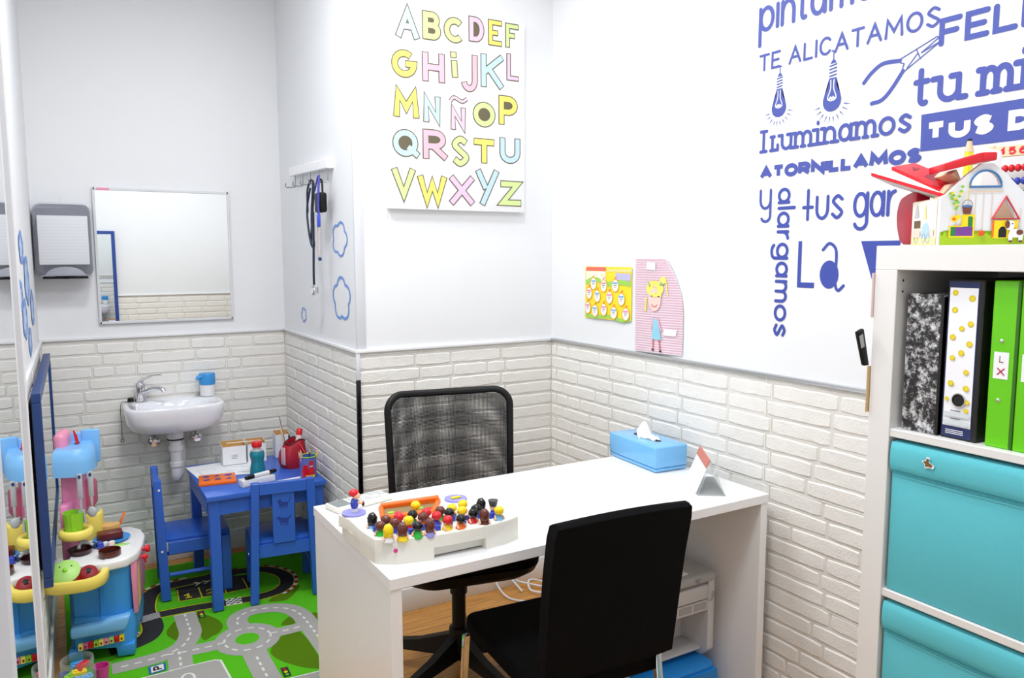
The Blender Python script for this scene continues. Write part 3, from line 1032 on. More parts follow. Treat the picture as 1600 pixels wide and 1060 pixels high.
mb = MB().lifted((-.00004, 0, 0))
def gx(a, b): return .583 + .258 * a if b < .5 else .580 + (.258 - .085 * max(0, (b - .5) / .5) ** 1.6) * a
G = lambda u, v, d=0.: (-.004 - .010 * math.sin(max(0, min(1, (u - .58) / .26)) * PI) ** 2 - d, -u, v)
mb.sheet(lambda a, b: G(gx(a, b), 1.106 + .351 * b + .007 * a * (1 - b)), 10, 14)
GD = lambda u, v: G(u, v, .0012)
mb.m = 1
for i in range(38):
    b = (i + .5) / 38
    mb.ribbon([(gx(k / 8, b), 1.108 + .347 * b + .007 * (k / 8) * (1 - b)) for k in range(9)], .0034, GD, rnd=False)
GD = lambda u, v: G(u, v, .0026)
mb.m = 2
mb.poly2([(.650, 1.415), (.706, 1.412), (.706, 1.440), (.655, 1.442)], GD)
mb.poly2([(.752, 1.178), (.812, 1.180), (.816, 1.204), (.756, 1.202)], GD)
mb.m = 3
mb.poly2(ell(.704, 1.305, .034, .042, 20), GD)
mb.m = 4
mb.poly2(ell(.702, 1.345, .048, .030, 20), GD)
mb.poly2([(.664, 1.345), (.744, 1.345), (.738, 1.312), (.715, 1.334), (.690, 1.316), (.668, 1.322)], GD)
mb.poly2(ell(.747, 1.377, .016, .013, 12), GD)
mb.poly2([(.650, 1.312), (.658, 1.312), (.655, 1.258), (.645, 1.262)], GD)
mb.poly2([(.758, 1.372), (.764, 1.372), (.772, 1.322), (.768, 1.322)], GD)
mb.m = 5
mb.poly2([(.662, 1.375), (.672, 1.352), (.680, 1.356)], GD)
mb.poly2([(.728, 1.358), (.740, 1.372), (.748, 1.358)], GD)
mb.m = 6
mb.poly2([(.700, 1.236), (.722, 1.236), (.744, 1.160), (.692, 1.160)], GD)
mb.m = 1
mb.ribbon([(.700, 1.236), (.690, 1.200)], .008, GD)
mb.ribbon([(.724, 1.236), (.740, 1.196)], .008, GD)
mb.m = 7
mb.ribbon([(.700, 1.160), (.700, 1.126)], .005, GD)
mb.ribbon([(.732, 1.160), (.738, 1.124)], .005, GD)
mb.ribbon(arc(.704, 1.290, .016, .010, 190, 350, 8), .003, GD)
mb.m = 8
mb.ribbon([(.683, 1.318), (.692, 1.318)], .003, GD)
mb.ribbon([(.722, 1.318), (.731, 1.318)], .003, GD)
mb.ribbon([(.696, 1.121), (.703, 1.121)], .006, GD)
mb.ribbon([(.736, 1.119), (.743, 1.119)], .006, GD)
tag(mb.build('girl_drawing', [mat('gingham_base', (250, 236, 240), .7), mat('gingham_pink', (226, 178, 200), .7), mat('tape_white', (244, 244, 246), .4), mat('drawn_skin', (252, 212, 202), .7),
                              mat('drawn_hair', (250, 236, 110), .7), mat('drawn_green', (120, 190, 120), .7), mat('drawn_blue', (150, 210, 230), .7), mat('drawn_red', (214, 90, 96), .7), INKB]),
    'child drawing of a blonde girl on pink gingham paper taped to the right wall', 'drawing')

# ------------------------------------------------------------------ desk
t = thing('desk', 'plain white rectangular desk with slab ends beside the right wall', 'desk', (-.6675, -.985, 0))
MB().box((-.6175, -.300, .712), (.6175, .300, .740), .0015, 1).build('desktop', WHITE, t)
for s in (-1, 1):
    MB().box((s * .6155, -.297, 0), (s * .5875, .297, .712), .0012, 1).build('leg', WHITE, t)
MB().box((.575, -.225, .694), (.5875, -.205, .712), .002).build('bracket', BROWN, t)

# ------------------------------------------------------------------ tissue box, cover stand
t = thing('tissue_box', 'glossy light blue tissue box on the desk against the wall', 'tissue box', (-.128, -.806, .74), math.radians(-4))
MB().box((-.066, -.137, .002), (.066, .137, .014), .004).build('base', LBLUE, t)
mb = MB().box((-.068, -.139, .014), (.068, .139, .088), .007, 3)
mb.build('cover', LBLUE, t)
MB().prism([(p[0], p[1]) for p in sellip(0, .0, .020, .075, 2.2, 28)], .0872, .0885).build('slot', INKB, t)
mb = MB()
def tis(a, b):
    y = -.055 + .105 * a
    z = .0900 + .046 * math.exp(-((a - .80) / .17) ** 2) + .007 * math.sin(8 * a) ** 2
    w = .013 + .014 * math.sin(PI * a) ** .7
    return ((b - .5) * 2 * w + .005 * math.sin(7 * a + 3 * b), y, z + .005 * math.sin(b * 7 + a * 4) - (.10 * (b - .5) ** 2 if a > .5 else .02 * (b - .5) ** 2))
mb.sheet(lambda a, b: tis(a, b), 18, 8)
mb.sheet(lambda a, b: (tis(a, .5)[0] + (tis(a, b)[0] - tis(a, .5)[0]) * .8, tis(a, b)[1], .0885 + (tis(a, b)[2] - .0885) * .45), 18, 8)
for e in (.06, .94): mb.sheet(lambda a, b: (tis(a, e)[0], tis(a, e)[1], .0885 + (tis(a, e)[2] - .0885) * b), 18, 2)
mb.build('tissue', mat('tissue_white', (250, 250, 252), .9, var=0), t, ang=80)

t = thing('card_holder', 'clear folded tent holder with leaflets near the front corner of the desk', 'card holder', (-.158, -1.125, .74), math.radians(235))
A_ = .105
for s, nm, m in ((-1, 'front_leaf', CLEAR), (1, 'back_leaf', CLEAR)):
    MB().hexa([(-A_, s * .042 - .001, 0), (A_, s * .042 - .001, 0), (A_, s * .042 + .001, 0), (-A_, s * .042 + .001, 0)], [(-A_, s * .002 - .001, .10), (A_, s * .002 - .001, .10), (A_, s * .002 + .001, .10), (-A_, s * .002 + .001, .10)]).build(nm, m, t)
MB().box((-A_, -.042, 0), (A_, .042, .0018)).build('base_leaf', CLEAR, t)
mb = MB()
mb.hexa([(-.09, -.046, .004), (.09, -.046, .004), (.09, -.0435, .004), (-.09, -.0435, .004)], [(-.09, -.0055, .105), (.09, -.0055, .105), (.09, -.003, .105), (-.09, -.003, .105)])
mb.m = 1
mb.hexa([(-.0905, -.0165, .082), (.0905, -.0165, .082), (.0905, -.0145, .082), (-.0905, -.0145, .082)], [(-.0905, -.007, .106), (.0905, -.007, .106), (.0905, -.0025, .106), (-.0905, -.0025, .106)])
mb.build('leaflets', [PAPER, mat('leaflet_terracotta', (206, 120, 100), .5)], t)

# ------------------------------------------------------------------ calculator
t = thing('calculator', 'white pocket calculator lying on the back left corner of the desk', 'calculator', (-1.163, -.735, .74), math.radians(14))
mb = MB().box((-.095, -.036, .0), (.095, .036, .016), .005)
mb.build('body', OFFW, t)
MB().box((-.088, -.026, .0158), (-.040, .026, .0175), .001).build('screen', mat('lcd_grey', (132, 140, 140), .2), t)
for i in range(5):
    for j in range(4):
        MB().box((-.030 + i * .024, -.027 + j * .0145, .0155), (-.012 + i * .024, -.016 + j * .0145, .0185), .0015).build('key', mat('key_grey', (206, 208, 210), .4) if (i + j) % 4 else WHITEG, t)

# ------------------------------------------------------------------ peg doll game console
CT = .802
t = thing('game_console', 'cream toy game base with rows of peg dolls on the desk', 'toy', (-1.09, -1.1, .74))
def LC(p): return (p[0] + 1.09, p[1] + 1.1)
fr = [(-1.282, -1.183), (-1.24, -1.212), (-1.165, -1.229), (-1.085, -1.237), (-1.01, -1.238), (-.95, -1.231), (-.906, -1.216)]
bk = [(-.893, -1.18), (-.905, -1.05), (-.925, -.985), (-1.0, -.965), (-1.13, -.965), (-1.23, -.945), (-1.282, -.945), (-1.300, -.968), (-1.288, -1.02), (-1.290, -1.10)]
top = [LC(p) for p in fr + bk]
mb = MB()
def inset(P, d):
    out = []
    for i in range(len(P)):
        a, b, c = Vector(P[i - 1]), Vector(P[i]), Vector(P[(i + 1) % len(P)])
        n = Vector((-(b - a).y, (b - a).x)).normalized() + Vector((-(c - b).y, (c - b).x)).normalized()
        out.append(tuple(b + n.normalized() * d))
    return out
def cring(d, z): return [(p[0], p[1], z) for p in inset(top, d)]
mb.loft([cring(0, .030), cring(0, .0575), cring(.0012, .0602), cring(.0030, .0615), cring(.0055, .062)])
mb.prism([LC(p) for p in fr[:3] + [(-1.150, -1.2305), (-1.150, -1.10), (-1.290, -1.10)]], .0, .030)
mb.prism([LC(p) for p in [(-1.012, -1.238)] + fr[5:] + [(-.893, -1.18), (-.903, -1.08), (-1.012, -1.08)]], .0, .030)
mb.prism([LC(p) for p in [(-1.150, -1.214), (-1.012, -1.216), (-1.012, -1.1), (-1.150, -1.1)]], .004, .030)
mb.prism([LC(p) for p in [(-1.288, -1.10), (-.902, -1.09), (-.925, -.990), (-1.0, -.972), (-1.23, -.955), (-1.290, -.965)]], .0, .030)
mb.build('body', OFFW, t, ang=40)
MB().lathe([(0, -.001), (.0052, -.001), (.0052, .0012), (0, .0015)], (0, 0, 0), 16, 'y').build('button', MAGENTA, t, (-1.243 + 1.09, -1.2165 + 1.1, .036))
mb = MB()
pit = [LC(p) for p in [(-1.215, -1.063), (-1.085, -1.085), (-1.035, -1.01), (-1.19, -.985)]]
for a, b in zip(pit, pit[1:] + pit[:1]):
    mb.tube([(*a, .066), (*b, .066)], .007, 8)
mb.tube([(*pit[2], .074), (*pit[3], .070)], .008, 8)
mb.build('picture_frame', ORANGE, t, ang=60)
mb = MB().prism(pit, .062, .0635)
for i, (px, py) in enumerate([(-1.18, -1.03), (-1.165, -1.04), (-1.10, -1.035), (-1.08, -1.05)]):
    mb.m = 1 + i % 2
    mb.prism([LC((px + a * .8, py + b * .6)) for a, b in ell(0, 0, .012, .012, 10)], .0635, .0645)
mb.build('picture_card', [mat('card_olive', (140, 120, 80), .6), LIME, REDP], t)
for px, py in ((-1.264, -.985), (-.985, -1.015)):
    mb = MB().lathe([(.0, .062), (.031, .062), (.031, .0665), (.026, .0668), (0, .0668)], (px + 1.09, py + 1.1, 0), 28)
    mb.build('spinner_disc', LAV, t)
MB().box((-1.000 + 1.09, -1.024 + 1.1, .067), (-.972 + 1.09, -1.012 + 1.1, .0715), .002).build('arrow', YELP, t, smooth=True)
for i, (px, py) in enumerate([(-1.262, -1.135), (-1.243, -1.16), (-1.222, -1.19), (-1.195, -1.195), (-1.16, -1.185), (-1.13, -1.205), (-1.125, -1.175), (-1.095, -1.20), (-1.06, -1.205), (-1.07, -1.165), (-1.03, -1.18), (-.995, -1.16), (-.975, -1.195), (-.955, -1.175), (-1.175, -1.15), (-1.14, -1.14)]):
    MB().box((px + 1.09 - .006, py + 1.1 - .006, .061), (px + 1.09 + .008, py + 1.1 + .005, .0745), .0015).build('flip_peg', BLUEP, t)

DOLLC = {'black': HBLK, 'brown': HBRN, 'yellow': HYEL, 'red': HRED}
BODYC = {'light blue': KBL, 'green': mat('doll_green', (40, 190, 60), .3), 'white': WHITEG, 'yellow': YELP, 'purple': LAV, 'orange': ORANGE, 'red': REDP, 'brown': BROWN, 'blue': BLUEP}


def doll(hair, body, style, loc, label, group='peg dolls standing in the cream toy base'):
    t = thing('peg_doll', label, 'doll', (loc[0], loc[1], loc[2] - .006), random.uniform(-.5, .5), group)
    t.scale = (1.13, 1.13, 1.08)
    MB().lathe([(0, .0), (.0115, .0), (.0125, .003), (.0085, .012), (.0065, .017), (0, .018)], seg=16).build('body', BODYC[body], t)
    for s in (-1, 1):
        MB().tube([(s * .007, .001, .014), (s * .011, -.004, .011), (s * .0105, -.007, .008)], .0026, 8).build('arm', SKIN, t)
    h = MB()
    h.m = 1
    h.ball((0, 0, .025), (.0098, .0095, .0095), 14, 8)
    hz = {'round': (.0112, .0110, .0105, .0275), 'tall': (.0112, .0105, .0165, .025), 'bun': (.011, .0105, .0125, .028), 'cap': (.0105, .0105, .0085, .031)}[style]
    h.m = 0
    n0 = len(h.v)
    h.ball((0, -.0025 if style != 'cap' else 0, hz[3]), hz[:3], 18, 12)
    rr = random.Random(label)
    for i in range(n0, len(h.v)):
        x, y, z = h.v[i]
        k = 1 + .05 * math.sin(x * 900 + z * 600) + rr.uniform(-.02, .02)
        h.v[i] = (x * k, y * k, hz[3] + (z - hz[3]) * k)
    if style == 'bun': h.ball((0, -.002, .041), .0045, 10, 7)
    h.build('head', [DOLLC[hair], SKIN], t, ang=70)
    return t


random.seed(4)
FR = [('black', 'light blue', 'tall', -1.259, -1.106), ('brown', 'green', 'round', -1.261, -1.166), ('yellow', 'white', 'tall', -1.256, -1.203), ('brown', 'yellow', 'tall', -1.223, -1.212), ('black', 'green', 'round', -1.185, -1.214),
      ('brown', 'purple', 'tall', -1.157, -1.220), ('red', 'yellow', 'round', -1.107, -1.212), ('black', 'orange', 'round', -1.074, -1.220), ('black', 'red', 'bun', -1.030, -1.200), ('brown', 'brown', 'tall', -1.008, -1.222), ('yellow', 'light blue', 'round', -.963, -1.214)]
MR = [('brown', 'green', 'round', -1.234, -1.132), ('brown', 'blue', 'round', -1.224, -1.163), ('red', 'purple', 'round', -1.199, -1.131), ('yellow', 'red', 'round', -1.188, -1.165), ('brown', 'orange', 'round', -1.150, -1.16), ('red', 'blue', 'round', -1.117, -1.170),
      ('black', 'green', 'round', -1.079, -1.164), ('yellow', 'orange', 'round', -1.045, -1.167), ('black', 'blue', 'round', -1.004, -1.172)]
BR = [('black', 'green', 'round', -1.163, -1.131), ('red', 'orange', 'round', -1.128, -1.134), ('brown', 'green', 'round', -1.092, -1.139), ('yellow', 'blue', 'round', -1.058, -1.136), ('yellow', 'red', 'round', -1.020, -1.122), ('black', 'orange', 'tall', -.975, -1.143)]
ORDN = ['first', 'second', 'third', 'fourth', 'fifth', 'sixth', 'seventh', 'eighth', 'ninth', 'tenth', 'eleventh']
for row, nm in ((FR, 'front'), (MR, 'middle'), (BR, 'back')):
    for i, (h, b, st, x, y) in enumerate(row):
        doll(h, b, st, (x, y, CT), '%s haired peg doll, %s from the left in the %s row of the toy base' % (h, ORDN[i], nm))
doll('yellow', 'yellow', 'round', (-1.121, -1.050, CT - .006), 'yellow haired peg doll lying among the picture cards inside the orange frame')
t = thing('peg_doll', 'peg doll with dark top hat at the right end of the back row', 'doll', (-.955, -1.172, CT - .008), 0, 'peg dolls standing in the cream toy base')
MB().lathe([(0, 0), (.0115, 0), (.0125, .003), (.008, .012), (.0065, .017), (0, .018)], seg=16).build('body', BLUEP, t)
MB().ball((0, 0, .025), .0092, 12, 8).build('head', SKIN, t)
MB().lathe([(.0, .030), (.0095, .030), (.0125, .044), (.0135, .045), (.0, .0455)], seg=18).build('top_hat', mat('hat_grey', (58, 60, 64), .35), t)
t = thing('toy_figure', 'red haired toy child in blue standing on the left spinner disc', 'toy figure', (-1.262, -.985, .807), .4)
MB().lathe([(0, 0), (.009, 0), (.010, .008), (0, .010)], seg=14).build('feet', WHITEG, t)
MB().ball((0, 0, .022), (.0115, .010, .016), 14, 9).build('body', BLUEP, t)
h = MB()
h.m = 1
h.ball((.003, -.003, .043), .0105, 14, 9)
h.m = 0
h.ball((-.001, .001, .050), (.0135, .0125, .0105), 16, 9)
h.build('head', [HRED, SKIN], t, ang=70)
for s in (-1, 1): MB().tube([(s * .009, 0, .028), (.010 + s * .003, -.009, .024), (.016, -.012, .022)], .003, 8).build('arm', SKIN, t)
MB().ball((.018, -.013, .019), (.004, .004, .007), 10, 7).build('toy_guitar', BROWN, t)

# ------------------------------------------------------------------ office chair (mesh back)
t = thing('office_chair', 'black swivel office chair with see-through mesh back behind the desk', 'chair', (-.745, -.545, 0), math.radians(-11))
BW, BZ0, BZ1 = .222, .545, .990
def bowl(x, z):  # backrest curvature
    return .105 + .035 * ((z - BZ0) / (BZ1 - BZ0)) ** 1.2 - .05 * (x / BW) ** 2
def taper(z): return 1.0 - .05 * (1 - (z - BZ0) / (BZ1 - BZ0))
outl = rrect(-BW, BZ0, BW, BZ1, .055, 8)
path = [(x * taper(z), bowl(x, z), z) for x, z in outl]
MB().tube(path, .0125, 10, True).build('back_frame', BLACKP, t, ang=70)
for dd, nm, sc in ((-.006, 'mesh_front', 1.), (.018, 'mesh_rear', 1.035)):
    mb = MB()
    mb.sheet(lambda a, b: ((a * 2 - 1) * (BW - .008) * taper(BZ0 + b * (BZ1 - BZ0)), bowl((a * 2 - 1) * BW, BZ0 + b * (BZ1 - BZ0)) + dd * (1 - (2 * a - 1) ** 4), BZ0 + .008 + b * (BZ1 - BZ0 - .016)), 20, 20, uvs=(.44 * sc, .44 * sc))
    mb.build(nm, MESHF, t, ang=80)
mb = MB().prism(rrect(-.235, -.245, .235, .205, .09, 8), .455, .505, .018, 3)
mb.build('seat_cushion', BLACK, t, ang=60)
mb = MB().loft([[(p[0] * .80, p[1] * .80 - .02, .415) for p in rrect(-.235, -.245, .235, .205, .09, 8)], [(p[0] * .95, p[1] * .95, .432) for p in rrect(-.235, -.245, .235, .205, .09, 8)], [(p[0] * .99, p[1] * .99, .456) for p in rrect(-.235, -.245, .235, .205, .09, 8)]])
mb.build('seat_shell', BLACKP, t, ang=50)
MB().tube([(0, .17, .435), (0, .21, .45), (0, .185, .52), (0, .13, .60)], .025, 10, flat=.5).build('back_bracket', BLACKP, t, ang=60)
mb = MB().box((-.045, -.08, .385), (.05, .06, .418), .008)
mb.build('mechanism', BLACKP, t)
MB().tube([(.05, 0, .40), (.16, -.02, .395), (.19, -.02, .40)], .006, 8).build('height_lever', BLACKP, t)
MB().lathe([(.0, .16), (.024, .16), (.024, .30), (.030, .30), (.030, .39), (0, .39)], seg=20).build('gas_lift', BLACKP, t)
MB().lathe([(.0, .075), (.042, .075), (.045, .10), (.034, .175), (0, .175)], seg=20).build('hub', BLACKP, t)
for k in range(5):
    a = math.radians(133 + 11 + 72 * k)
    c, q = math.cos(a), math.sin(a)
    mb = MB()
    ring = []
    for r, z0, z1, w in ((.03, .075, .150, .028), (.15, .072, .112, .024), (.27, .068, .092, .020), (.30, .068, .086, .017)):
        ring.append([(r * c - q * w, r * q + c * w, z0), (r * c + q * w, r * q - c * w, z0), (r * c + q * w * .6, r * q - c * w * .6, z1), (r * c - q * w * .6, r * q + c * w * .6, z1)])
    mb.loft(ring)
    lg = mb.build('base_leg', BLACKP, t, ang=40)
    mb = MB()
    for s in (-1, 1):
        mb.tube([(.285 * c - q * s * .008, .285 * q + c * s * .008, .026), (.285 * c - q * s * .026, .285 * q + c * s * .026, .026)], .026, 16)
    mb.tube([(.285 * c, .285 * q, .026), (.285 * c, .285 * q, .072)], .008, 8)
    mb.build('caster', BLACKP, lg, ang=50)

# ------------------------------------------------------------------ visitor chair
t = thing('visitor_chair', 'black padded visitor chair with chrome legs in front of the desk', 'chair', (-.775, -1.22, 0), math.radians(-4))
mb = MB()
rings = []
for z, y, w in ((.478, -.236, .184), (.60, -.252, .187), (.74, -.272, .189), (.84, -.292, .190), (.868, -.298, .186)):
    ring = []
    n = 10
    for i in range(n + 1):
        x = -w + 2 * w * i / n
        ring.append((x, y + .012 * (x / w) ** 2 - .019, z + (.010 * (1 - (x / w) ** 2) if z > .8 else 0)))
    for i in range(n + 1):
        x = w - 2 * w * i / n
        ring.append((x, y + .012 * (x / w) ** 2 + .019, z + (.010 * (1 - (x / w) ** 2) if z > .8 else 0)))
    rings.append(ring)
top = [((p[0]) * .985, p[1] * .35 + (-.30 + .012 * (p[0] / .19) ** 2) * .65, p[2] + .008) for p in rings[-1]]
mb.loft(rings + [top])
mb.build('backrest', BLACK, t, ang=50)
mb = MB().prism(rrect(-.19, -.205, .19, .225, .03, 5), .405, .455, .014, 3)
mb.build('seat', BLACK, t, ang=50)
for x, y, x2, y2 in ((-.196, .190, -.204, .222), (.185, .185, .19, .215), (-.150, -.222, -.155, -.285), (.150, -.222, .155, -.285)):
    z1 = .407 if y > 0 else .49
    MB().hexa([(x2 - .009, y2 - .009, 0), (x2 + .009, y2 - .009, 0), (x2 + .009, y2 + .009, 0), (x2 - .009, y2 + .009, 0)], [(x - .009, y - .009, z1), (x + .009, y - .009, z1), (x + .009, y + .009, z1), (x - .009, y + .009, z1)], .002, 1).build('leg', CHROME, t)

# ------------------------------------------------------------------ printer on blue stool
t = thing('printer', 'light grey laser printer with output recess under the desk on a blue stool', 'printer', (-.305, -.99, .167))
mb = MB()
mb.prism([(-.15, .03), (-.12, .0), (.10, .0), (.15, .0), (.15, .255), (.145, .272), (.120, .285), (-.14, .285), (-.15, .27)], -.185, -.157, .004, ax='x')
mb.prism([(-.15, .03), (-.12, .0), (.15, .0), (.15, .255), (.145, .272), (.120, .285), (-.14, .285), (-.15, .27)], .157, .185, .004, ax='x')
mb.box((-.158, -.03, .0), (.158, .148, .24))
mb.box((-.158, -.147, .165), (.158, -.02, .20))
mb.build('body', PRN, t)
MB().box((-.183, -.152, .205), (.155, .148, .252), .004).build('front_panel', PRN, t)
MB().box((-.187, -.156, .258), (.187, .150, .292), .013, 3).build('lid', mat('printer_lid', (178, 178, 176), .4), t)
for i in range(5): MB().box((-.150 + i * .062, -.1485, .172), (-.098 + i * .062, -.146, .194)).build('vent', PRN2, t)
MB().box((-.158, -.12, .02), (.158, -.03, .028), .002).build('paper_tray', PRN, t)
mb = MB()
Fp = lambda u, v: (u, -.1575, v)
write(mb.lifted((0, -.0001, 0)), 'FE', Fp, .095, .112, .268, .008, .0015, {'F': CAPS['F'], 'E': CAPS['E']})
mb.ribbon([(.09, .280), (.118, .280)], .002, Fp, rnd=False)
mb.build('badge', INK, t, smooth=False)
mb = MB().lifted((0, -.0001, 0))
mb.ribbon([(.158, .198), (.170, .198), (.172, .212)] , .002, lambda u, v: (u, -.1535, v))
mb.ribbon(arc(.174, .218, .006, .006, 200, 480, 8), .002, lambda u, v: (u, -.1535, v))
mb.build('key_symbol', INK, t, smooth=False)
o = MB().box((-.10, -.148, 0), (.10, .148, .0025)).build('paper_sheet', PAPER, None, (-.335, -.985, .4592), .12)
tag(o, 'thin stack of white paper lying on the printer lid', 'paper')
t = thing('step_stool', 'bright blue plastic step stool under the printer', 'stool', (-.325, -1.02, 0))
STB = mat('stool_blue', (30, 138, 220), .35)
MB().prism(rrect(-.19, -.15, .19, .15, .03),   .147, .166, .006).build('top', STB, t)
for sx in (-1, 1):
    mb = MB()
    mb.hexa([(sx * .195 - .018, -.16, 0), (sx * .195 + .018, -.16, 0), (sx * .195 + .018, .16, 0), (sx * .195 - .018, .16, 0)], [(sx * .175 - .018, -.14, .154), (sx * .175 + .015, -.14, .154), (sx * .175 + .015, .14, .154), (sx * .175 - .018, .14, .154)], .006)
    mb.build('leg', STB, t)
for sy in (-1, 1):
    mb = MB()
    mb.prism([(-.20, .03), (-.185, .150), (.185, .150), (.20, .03), (.165, .03)] + arc(.115, .070, .045, .045, 0, 90, 5) + arc(-.115, .070, .045, .045, 90, 180, 5) + [(-.165, .03)], sy * .150 - .008, sy * .150 + .008, ax='y')
    mb.build('skirt', STB, t)

# cables
pts = [(-.215, -.10, .008), (-.235, -.04, .05), (-.20, -.05, .03), (-.15, -.09, .02), (-.10, -.14, .012), (-.14, -.17, .012), (-.19, -.13, .02), (-.16, -.07, .035), (-.10, -.08, .02), (-.09, -.15, .008), (-.16, -.22, .008), (-.24, -.2, .008), (-.30, -.12, .008), (-.32, -.05, .06), (-.30, -.03, .10)]
o = MB().tube(spline(pts, 8), .0045, 8).build('cable_coil', CABLE, ang=70)
tag(o, 'loosely coiled white power cable on the wooden floor behind the desk', 'cable')
o = MB().tube(spline([(-.52, -1.22, .006), (-.50, -1.20, .08), (-.52, -1.17, .20), (-.505, -1.06, .29), (-.493, -.95, .30)], 8), .0035, 8).build('printer_cable', CABLE, ang=70)
tag(o, 'white cable hanging beside the blue stool under the desk', 'cable')

# ------------------------------------------------------------------ alcove: wall mirror, dispenser
t = thing('wall_mirror', 'square wall mirror with thin silver frame above the sink', 'mirror', (-1.441, DA, 1.465))
MB().box((-.285, -.012, -.302), (.285, -.001, .302)).build('glass', MIRROR, t, smooth=False)
mb = MB()
for a, b in (((-.288, -.016, .294), (.288, 0, .306)), ((-.288, -.016, -.306), (.288, 0, -.294)), ((-.291, -.016, -.306), (-.280, 0, .306)), ((.280, -.016, -.306), (.291, 0, .306))):
    mb.box(a, b, .0015, 1)
mb.build('frame', mat('silver_frame', (222, 223, 226), .4), t)
MB().box((-.272, -.0175, .294), (-.222, -.016, .304)).build('sticker', PINK, t)

t = thing('paper_towel_dispenser', 'smoky clear paper towel dispenser on the wall left of the sink mirror', 'dispenser', (-1.853, DA, 1.53))
def rr3(w, h0, h1, y, r): return [(p[0], y, p[1]) for p in rrect(-w, h0, w, h1, r, 5)][::-1]
MB().loft([rr3(.108, -.150, .160, -.002, .03), rr3(.108, -.150, .160, -.055, .03)]).build('back_shell', mat('dispenser_back', (172, 174, 186), .35), t, ang=50)
mb = MB().loft([rr3(.110, -.152, .163, -.055, .032), rr3(.110, -.152, .163, -.12, .034), rr3(.100, -.142, .153, -.138, .034)])
mb.build('cover', SMOKE, t, ang=40)
mb = MB().box((-.094, -.121, -.100), (.094, -.03, .108), .003)
mb.build('paper_stack', PAPER, t)
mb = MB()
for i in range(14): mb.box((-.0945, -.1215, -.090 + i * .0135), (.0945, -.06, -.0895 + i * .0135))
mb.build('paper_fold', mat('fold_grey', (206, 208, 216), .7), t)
mb = MB()
mb.prism([(-.105, -.148), (.105, -.148)] + arc(0, -.148, .075, .040, 10, 170, 8), -.1385, -.05, .002, ax='y')
mb.build('outlet', DISPG, t, ang=40)
MB().prism([(-.085, -.160), (.085, -.160), (.085, -.152), (-.085, -.152)], -.13, -.06, .002, ax='y').build('latch_bar', BLACKP, t)
MB().lathe([(0, -.012), (.035, -.010), (.04, 0), (0, 0)], seg=20).build('lock_knob', BLACKP, t, (0, -.095, -.150))
o = MB().box((-1.8545, DA - .003, 1.700), (-1.8505, DA, 1.725)).build('wall_hook', WHITEG)
tag(o, 'tiny white plastic hook on the wall just above the towel dispenser', 'hook')

# ------------------------------------------------------------------ sink
SZ = .795
t = thing('sink', 'small white ceramic wall sink with chrome tap', 'sink', (-1.455, DA - .006, SZ))
def srow(a, yf, z, yb=0., p=3.2):
    cy, b = (yb + yf) / 2, (yb - yf) / 2
    return [(x, y, z) for x, y in sellip(0, cy, a, b, p, 44)]
mb = MB()
mb.loft([srow(.07, -.20, -.128, -.06), srow(.150, -.245, -.119, -.03), srow(.188, -.272, -.100, p=3.8), srow(.204, -.287, -.068, p=4.4), srow(.208, -.292, -.032, p=4.6), srow(.210, -.294, -.008, p=4.6), srow(.207, -.291, .002, p=4.6), srow(.201, -.285, .004, p=4.6),
         srow(.160, -.262, .000, -.082, 2.8), srow(.152, -.252, -.010, -.088, 2.7), srow(.125, -.232, -.060, -.095, 2.5), srow(.06, -.195, -.078, -.12, 2.2)], True, True)
mb.build('basin', CERAMIC, t, ang=70)
MB().lathe([(0, 0), (.014, 0), (.014, .002), (0, .002)], (0, -.16, -.078), 16).build('drain', CHROME, t)
MB().prism(sellip(0, -.038, .017, .006, 3, 16), -.0955, -.0935, ax='y').build('overflow_slot', INKB, t)
f = MB()
f.lathe([(0, .002), (.026, .002), (.026, .010), (.022, .016), (.021, .055), (.024, .075), (.020, .088), (0, .092)], (0, 0, 0), 20)
fo = f.build('tap', CHROME, t, (-.128, -.045, .002), ang=50)
MB().tube(spline([(.005, -.008, .045), (.05, -.045, .062), (.082, -.075, .064), (.092, -.084, .050)], 5), [.015] * 6 + [.012] * 10, 12, flat=.8).build('spout', CHROME, fo, ang=60)
mb = MB().tube(spline([(-.004, .0, .085), (.012, -.012, .104), (.05, -.035, .122), (.085, -.06, .126)], 5), [.017] * 4 + [.011] * 6 + [.006] * 6, 10, flat=.55)
mb.build('lever', CHROME, fo, ang=60)
mb = MB().tube(spline([(-.185, -.035, .004), (-.205, -.04, .006), (-.214, -.045, -.02), (-.214, -.046, -.10), (-.213, -.046, -.165)], 6), .0013, 6)
mb.tube([(-.213 + .007 * math.cos(a / 8 * 2 * PI), -.046, -.172 + .008 * math.sin(a / 8 * 2 * PI)) for a in range(8)], .0015, 6, True)
mb.build('plug_chain', DKMETAL, t, ang=80)
MB().lathe([(0, 0), (.015, 0), (.012, .016), (0, .018)], (-.17, -.035, .004), 14).build('plug', BLACKP, t)
mb = MB()
mb.lathe([(.034, -.126), (.036, -.165), (.026, -.178), (.026, -.20), (.032, -.202), (.032, -.222), (.025, -.225), (.024, -.275), (.029, -.278), (.029, -.298), (.024, -.300), (.024, -.335), (.02, -.36), (.008, -.372), (0, -.373)], (0, -.14, 0), 20, cap0=False)
mb.tube(spline([(.0, -.14, -.345), (.015, -.09, -.35), (.03, -.06, -.32), (.034, -.05, -.25), (.032, -.03, -.20), (.03, .0, -.195)], 6), .020, 12)
for i in range(6): mb.lathe([(.0205, 0), (.0235, .004), (.0205, .008)], (.033, -.052 + i * .0016, -.305 + i * .014), 14, cap0=False, cap1=False)
mb.build('drain_trap', PVC, t, ang=50)
